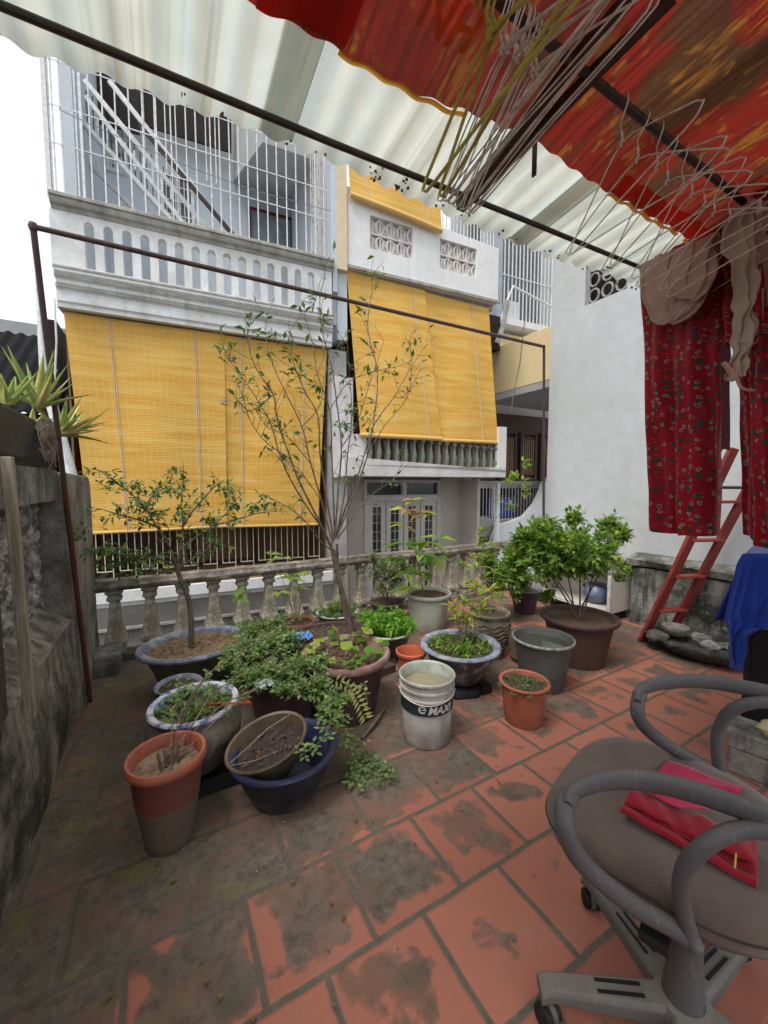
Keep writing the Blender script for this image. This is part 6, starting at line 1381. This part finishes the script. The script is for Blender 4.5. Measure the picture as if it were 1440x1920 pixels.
# black cabinet with blue towel
cb = atZ(1384,1402,0); t = thing('black_cabinet', 'black cabinet at the right edge, its top covered by a blue towel', 'cabinet', cb); hC = 1.03
e1 = Vector((.22,-.975,0)).normalized(); e2 = Vector((.975,.22,0)).normalized()
def cbx(a0,a1,b0,b1,z0,z1,g): g.hexa([cb+e1*a+e2*b+Vector((0,0,z)) for z in (z0,z1) for a, b in ((a0,b0),(a1,b0),(a1,b1),(a0,b1))])
g = MB(); cbx(0,.7,0,.42,.02,hC,g); g.build('body', M['black'], t, bevel=.008); g = MB(); cbx(.03,.67,-.012,0,.06,hC-.03,g); g.build('front_panel', simple('black speaker cloth',(.01,.01,.011),(.016,.016,.017),40,.95), t)
towel = fabric('royal blue towel', (.012,.045,.30), (.008,.030,.21), 260, .95)
t = thing('blue_towel', 'royal blue towel draped over the black cabinet, one corner hanging low on its left', 'towel', cb+Vector((0,0,hC)))
def tw(u, v):   # u along front, v from back over top to hanging front
    s_ = v*1.0
    if s_ < .42: b_, z = .42-s_*1.0, hC+.012
    else: b_, z = -.012-.008, hC+.012-(s_-.42)*.62
    k_ = max(0, (v-.42)/.58); a_ = -.10*k_ + (-.02+.80*u) ; n = .022*k_*math.sin(u*26+v*2)+.012*k_*math.sin(u*57+1)
    return cb+e1*a_+e2*(b_-abs(n)*1.4-.010*k_)+Vector((0,0,z+.004*mnoise.noise(Vector((u*9,v*9,0)))))
g = MB(); g.sheet(tw, 90, 40, .004); g.build('cloth', towel, t, smooth=2)
def tw2(u, v):  # side fall with the low hanging point
    drop = .52+.42*math.exp(-((u-.30)/.20)**2) - .12*u; sw = .03+.10*v
    n = .020*v*math.sin(u*21+v*3)
    return cb+e2*(.38-.42*u*(1-.15*v))+e1*(-.016-sw*v-abs(n))+Vector((0,0,hC+.012-drop*v))
TL2 = [(1385,1037),(1372,1060),(1362,1100),(1347,1158),(1352,1170),(1358,1215),(1362,1240),(1370,1252)]
def tw3(u, v):
    L = crm([atW(x, y, 2.04) for x, y in TL2], 6); Rr_ = crm([atW(x, y, 2.00) for x, y in [(1470,1037),(1470,1060),(1470,1090),(1470,1120),(1470,1165),(1395,1180),(1385,1215),(1374,1254)]], 6)
    i = min(len(L)-1, int(v*(len(L)-1))); j = min(i+1, len(L)-1); f_ = v*(len(L)-1)-i; a = L[i].lerp(L[j], f_); b = Rr_[i].lerp(Rr_[j], f_)
    n = (.020*math.sin(u*12+1+v)+.012*math.sin(u*31+2*v)+.010*mnoise.noise(Vector((u*7,v*6,2))))*(.15+v*.85); return a.lerp(b, u)-FW*(.02+n)
g = MB(); g.sheet(tw3, 60, 50, .003); g.build('hanging_corner', towel, t, smooth=2)
# blocks with a yellow sponge-like lump
q = atZ(1425,1470,0); t = thing('concrete_block', 'pair of stacked grey concrete blocks between the chair and the black cabinet', 'block', q); 
g = MB(); g.obox(q+Vector((.09,.02,.06)),e1*.12,e2*.09,(0,0,.06)); g.build('lower_block', M['mossyg'], t, bevel=.008); g = MB(); g.obox(q+Vector((.10,.02,.165)),e1*.13,e2*.10,(0,0,.043)); g.build('upper_block', M['ledge'], t, bevel=.01)
q2 = q+Vector((.07,-.01,.245)); t = thing('foam_lump', 'crumbling pale yellow lump of foam on top of the concrete blocks', 'foam', q2); rock(q2,(.065,.05,.035),3,simple('yellowed foam',(.50,.45,.26),(.34,.29,.15),9,.9,bumpd=.01,fine=40),t,'foam'); 

# =================================================================== OFFICE CHAIR
hub = atZ(1280,1876,.105); t = thing('office_chair', 'dusty dark grey office chair with looped armrests and a five star base', 'office chair', (hub.x,hub.y,0))
dust = (.155,.135,.118)
def chm(name, c, amt, rough=.55):
    k = NT(name, rough, .3); g_ = k.n('ShaderNodeNewGeometry'); s = k.sep(g_.outputs['Normal']); up_ = k.ramp(s[2], [(.25,0),(.95,1)])
    f = k.math('MULTIPLY', up_, k.ramp(k.noise(9,6,.7), [(.3,.45),(.6,1)])); c_ = k.mix(k.math('MULTIPLY', f, amt), c, (.24,.205,.175)); c_ = k.mix(k.ramp(k.noise(70,4,.7),[(.55,0),(.75,.35)]), c_, (.28,.25,.22)); c_ = k.mix(k.ramp(k.noise(1,5,.7,vec=k.co(scale=(60,14,14))),[(.62,0),(.70,.45)]), c_, (.33,.30,.27)); k.color(c_); k.bump(k.noise(160,3), .15, .001); return k.m
M['chpl'] = chm('dusty grey plastic', (.105,.10,.104), .35); M['chbase'] = chm('very dusty base plastic', (.135,.125,.118), .75, .85)
k = NT('worn grey brown upholstery', .95, .1); c = k.mix(k.ramp(k.noise(4,6,.7),[(.35,0),(.65,1)]), (.19,.134,.108), (.132,.097,.082)); c = k.mix(k.ramp(k.noise(30,6,.8),[(.55,0),(.75,.5)]), c, (.20,.17,.14))
wv = k.noise(420, 2); c = k.mix(k.math('MULTIPLY', k.ramp(wv,[(.4,0),(.6,1)]), .25), c, (.05,.042,.038)); k.color(c); k.bump(wv, .5, .0015); k.b.inputs['Sheen Weight'].default_value = .3; M['seat'] = k.m
fd = Vector((-.27,.963,0)); rd = Vector((.963,.27,0)); sc_ = Vector((1.21,.528,-.034))
def seatf(zt_, hw_, topd, n=64):
    pass
def super_(a, e): c_, s_ = math.cos(a), math.sin(a); return (abs(c_)**(2/e)*(1 if c_ >= 0 else -1), abs(s_)**(2/e)*(1 if s_ >= 0 else -1))
def seatring(scale, z, e=2.9):
    out = []
    for i in range(72):
        a = 6.283185*i/72; x, y = super_(a, e); w_ = .30*(1+.04*y); l_ = .285
        wf_ = -.022*max(0,y)**3 ; out.append(sc_+rd*(x*w_*scale)+fd*(y*l_*scale)+Vector((0,0,z+wf_*1.0+.012*(x*scale)**2-.0)))
    return out
def ringmesh(rs, cap=True):
    g = MB(); n = len(rs[0]); vs = [p for r in rs for p in r]; fs = [(j*n+i, j*n+(i+1) % n, (j+1)*n+(i+1) % n, (j+1)*n+i) for j in range(len(rs)-1) for i in range(n)]
    if cap: fs.append(tuple((len(rs)-1)*n+i for i in range(n)))
    g.add(vs, fs); return g
g = ringmesh([seatring(.93,.458),seatring(.985,.465),seatring(1.0,.482),seatring(.995,.505),seatring(.965,.522),seatring(.90,.533),seatring(.78,.540),seatring(.60,.540),seatring(.38,.536),seatring(.15,.534),seatring(.02,.534)]); g.build('seat', M['seat'], t, smooth=True)
g = ringmesh([seatring(.25,.405),seatring(.72,.415),seatring(.90,.432),seatring(.945,.452),seatring(.95,.459)]); g.f.append(tuple(range(71,-1,-1))); g.build('seat_shell', M['chpl'], t, smooth=True)
g = MB(); g.tube([p for p in seatring(.955,.459)], .006, 6, closed=True); g.build('piping', M['chpl'], t)
g = MB(); g.tube([p for p in seatring(1.003,.492)], .0022, 5, closed=True); g.build('seam', simple('dark seam',(.06,.05,.045),(.04,.034,.03),20,.9), t)
def px3(l): return [atZ(x, y, z) for x, y, z in l]
def arm(top, loop, inner):
    T_ = crm(px3(top), 7); n = len(T_); g = MB(); g.tube(T_, [.017+.009*math.sin(math.pi*min(1,(i+1)/(n*.5))*.5) for i in range(n)], 14, ry=.62); a = g.build('armrest', M['chpl'], t, smooth=True)
    g = MB(); L_ = crm(px3(loop), 7); g.tube([L_[0].lerp(L_[3],.15)]+L_[3:], .0185, 12, ry=1.1, cap=True); g.build('arm_loop', M['chpl'], t, smooth=True)
    g = MB(); I_ = crm(px3(inner), 7); g.tube(I_, .0165, 12, ry=1.1); g.build('arm_support', M['chpl'], t, smooth=True)
arm([(1064,1512,.722),(1072,1488,.732),(1120,1466,.742),(1190,1462,.746),(1260,1474,.748),(1330,1494,.748),(1400,1518,.748),(1500,1555,.745)],
    [(1072,1488,.728),(1058,1512,.715),(1062,1560,.68),(1088,1612,.62),(1140,1662,.56),(1200,1705,.50),(1262,1740,.45),(1300,1770,.43)],
    [(1305,1778,.43),(1290,1740,.46),(1277,1680,.54),(1286,1625,.62),(1330,1580,.685),(1390,1556,.715),(1480,1560,.735)])
arm([(1195,1318,.715),(1197,1300,.728),(1220,1285,.738),(1270,1277,.743),(1330,1278,.745),(1390,1288,.745),(1500,1312,.745)],
    [(1200,1300,.722),(1195,1325,.70),(1200,1350,.66),(1225,1378,.60),(1262,1404,.545),(1310,1432,.48),(1345,1455,.44)],
    [(1350,1450,.44),(1345,1415,.50),(1347,1370,.58),(1368,1335,.66),(1410,1318,.71),(1480,1316,.735)])
# seat mechanism, gas column, star base
g = MB(); g.obox((hub.x+.06,hub.y+.06,.36),rd*.10,fd*.10,(0,0,.022)); g.obox((hub.x+.06,hub.y+.06,.366),rd*.24,fd*.03,(0,0,.012)); g.build('mechanism', M['black'], t, bevel=.006)
g = MB(); g.lathe([(.046,.10),(.044,.12),(.038,.20),(.034,.27),(.034,.36),(.042,.375),(.042,.40)], (hub.x,hub.y,0), 28, cap1=True); g.build('column', M['chpl'], t, smooth=True)
g = MB(); g.lathe([(.0,.055),(.05,.055),(.066,.07),(.068,.10),(.060,.118),(.045,.122)], (hub.x,hub.y,0), 32); g.build('hub', M['chbase'], t, smooth=True)
c1 = atZ(1012,1836,.10); a0 = math.atan2(c1.y-hub.y, c1.x-hub.x); c2 = atZ(1148,1690,.10)
Rb = .345
for k_ in range(5):
    a = a0-2*math.pi*k_/5; d = Vector((math.cos(a),math.sin(a),0)); s_ = Vector((-d.y,d.x,0)); N = 12; g = MB(); rings = []
    for i in range(N+1):
        q = i/N; r_ = .045+q*(Rb-.045); wd = .036-.010*q+.004*max(0,q-.85)*6; zt_ = .118-.018*q; th = .050-.022*q
        if i == N: zt_ -= .012
        rings.append([Vector((hub.x,hub.y,0))+d*r_+s_*x+Vector((0,0,z)) for x, z in ((-wd,zt_-th),(-wd,zt_-.010),(-wd*.75,zt_),(wd*.75,zt_),(wd,zt_-.010),(wd,zt_-th))])
    n = 6; g.add([p for r in rings for p in r], [(j*n+i, (j+1)*n+i, (j+1)*n+(i+1) % n, j*n+(i+1) % n) for j in range(N) for i in range(n)]+[tuple(range(n)), tuple(N*n+i for i in range(n-1,-1,-1))]); lg = g.build('base_leg', M['chbase'], t, smooth=True, bevel=.003)
    g = MB()
    for m_ in (-1,1): g.obox(Vector((hub.x,hub.y,.1115))+d*.15+s_*m_*.012+Vector((0,0,.0)), d*.055-Vector((0,0,.004)), s_*.0035, (0,0,.0035))
    g.build('slot', M['black'], lg)
    e = Vector((hub.x,hub.y,0))+d*(Rb-.01); w0_ = MB(); an = a+[.6,1.2,-.5,.9,.2][k_]; ax = Vector((math.cos(an),math.sin(an),0)); fw_ = Vector((-ax.y,ax.x,0)); cc = e+fw_*.016
    for m_ in (-1,1):
        Mx = Matrix((ax, fw_, Vector((0,0,1)))).transposed(); Rm = Mx @ Matrix.Rotation(R(90), 3, 'Y')
        w0_.lathe([(.0,-.011),(.020,-.011),(.0265,-.006),(.0275,0),(.0265,.006),(.020,.011),(.0,.011)], cc+ax*.016*m_+Vector((0,0,.0275)), 22, M=Rm)
    cs = w0_.build('caster', M['black'], t, smooth=True)
    g = MB(); g.tube([e+Vector((0,0,.078)),e+Vector((0,0,.05))], .009, 10); g.tube([cc+ax*-.007+Vector((0,0,.03)),cc+ax*.007+Vector((0,0,.03))], .031, 18); g.build('caster_hood', M['chpl'], cs if False else t, smooth=True)
# red cloths on the seat
zt_ = .512
redc = fabric('crimson cloth', (.36,.010,.026), (.27,.008,.020), 320, .85)
A_, B_2, C2_, D2_ = atZ(1160,1492,zt_), atZ(1205,1478,zt_), atZ(1445,1560,zt_), atZ(1440,1640,zt_)
t = thing('folded_cloth', 'crimson cloth folded into a layered roll with a yellow thread, on the chair seat', 'cloth', A_)
P0 = atZ(1172,1512,zt_); P1 = atZ(1420,1640,zt_-.005); ax = (P1-P0); nrm_ = Vector((-ax.y,ax.x,0)).normalized()
for k_ in range(4):
    g = MB(); h0 = .004+.0075*k_; w_ = .050-.004*k_
    def f(u, v):
        a = v*2-1; p = P0.lerp(P1, u*(1-.01*k_)+.004*k_); ww = w_*(1.0+.25*u) 
        return p+nrm_*(a*ww+.012)+Vector((0,0,h0+.006*u*(k_)+.0035*math.sin(u*9+k_*2+v*2)+.0022*math.sin(u*31+v*5+k_)+.004*mnoise.noise(Vector((u*9,v*3,k_)))+.006*(1-a*a)*(k_/3)))
    g.sheet(f, 60, 8, .0022)
    for s2 in (-1,) if k_ % 2 else (): pass
    g.build('layer', redc, t, smooth=2)
g = MB(); g.tube([P0.lerp(P1,u/20)+nrm_*(-(.038)*(1+.25*u/20))+Vector((0,0,.016+.003*math.sin(u))) for u in range(21)], .0085, 8, ry=1.5); g.build('rolled_edge', redc, t, smooth=True)
g = MB(); q = P0.lerp(P1,.86); g.tube([q+nrm_*(.066-.13*i/14)+Vector((0,0,.046-.010*abs(i/7-1)**3-.001)) for i in range(15)], .0022, 6); g.build('gold_thread', simple('gold thread',(.62,.40,.06),(.5,.3,.05),30,.5), t, smooth=True)
t = thing('pink_cloth', 'flat bright pink cloth strip lying on the chair seat behind the armrest', 'cloth', atZ(1300,1450,zt_))
g = MB(); cs_ = [atZ(1252,1428,zt_), atZ(1300,1440,zt_), atZ(1392,1478,zt_), atZ(1380,1484,zt_), atZ(1300,1476,zt_), atZ(1232,1452,zt_)]
pk = fabric('hot pink cloth', (.52,.018,.085), (.45,.015,.07), 320, .85)
g.sheet(lambda u, v: atZ(1252,1428,zt_).lerp(atZ(1395,1480,zt_),u).lerp(atZ(1230,1455,zt_).lerp(atZ(1385,1490,zt_),u),v)+Vector((0,0,.003+.003*math.sin(u*7+v*3)+.004*abs(mnoise.noise(Vector((u*5,v*4,1)))))), 26, 8, .002); g.build('strip', pk, t, smooth=2)
g = MB(); g.sheet(lambda u, v: atZ(1205,1482,zt_).lerp(atZ(1330,1548,zt_),u).lerp(atZ(1172,1492,zt_).lerp(atZ(1270,1545,zt_),u),v)+Vector((0,0,.0445+.004*math.sin(u*6))), 26, 8, .002); g.build('lower_strip', pk, t, smooth=2)
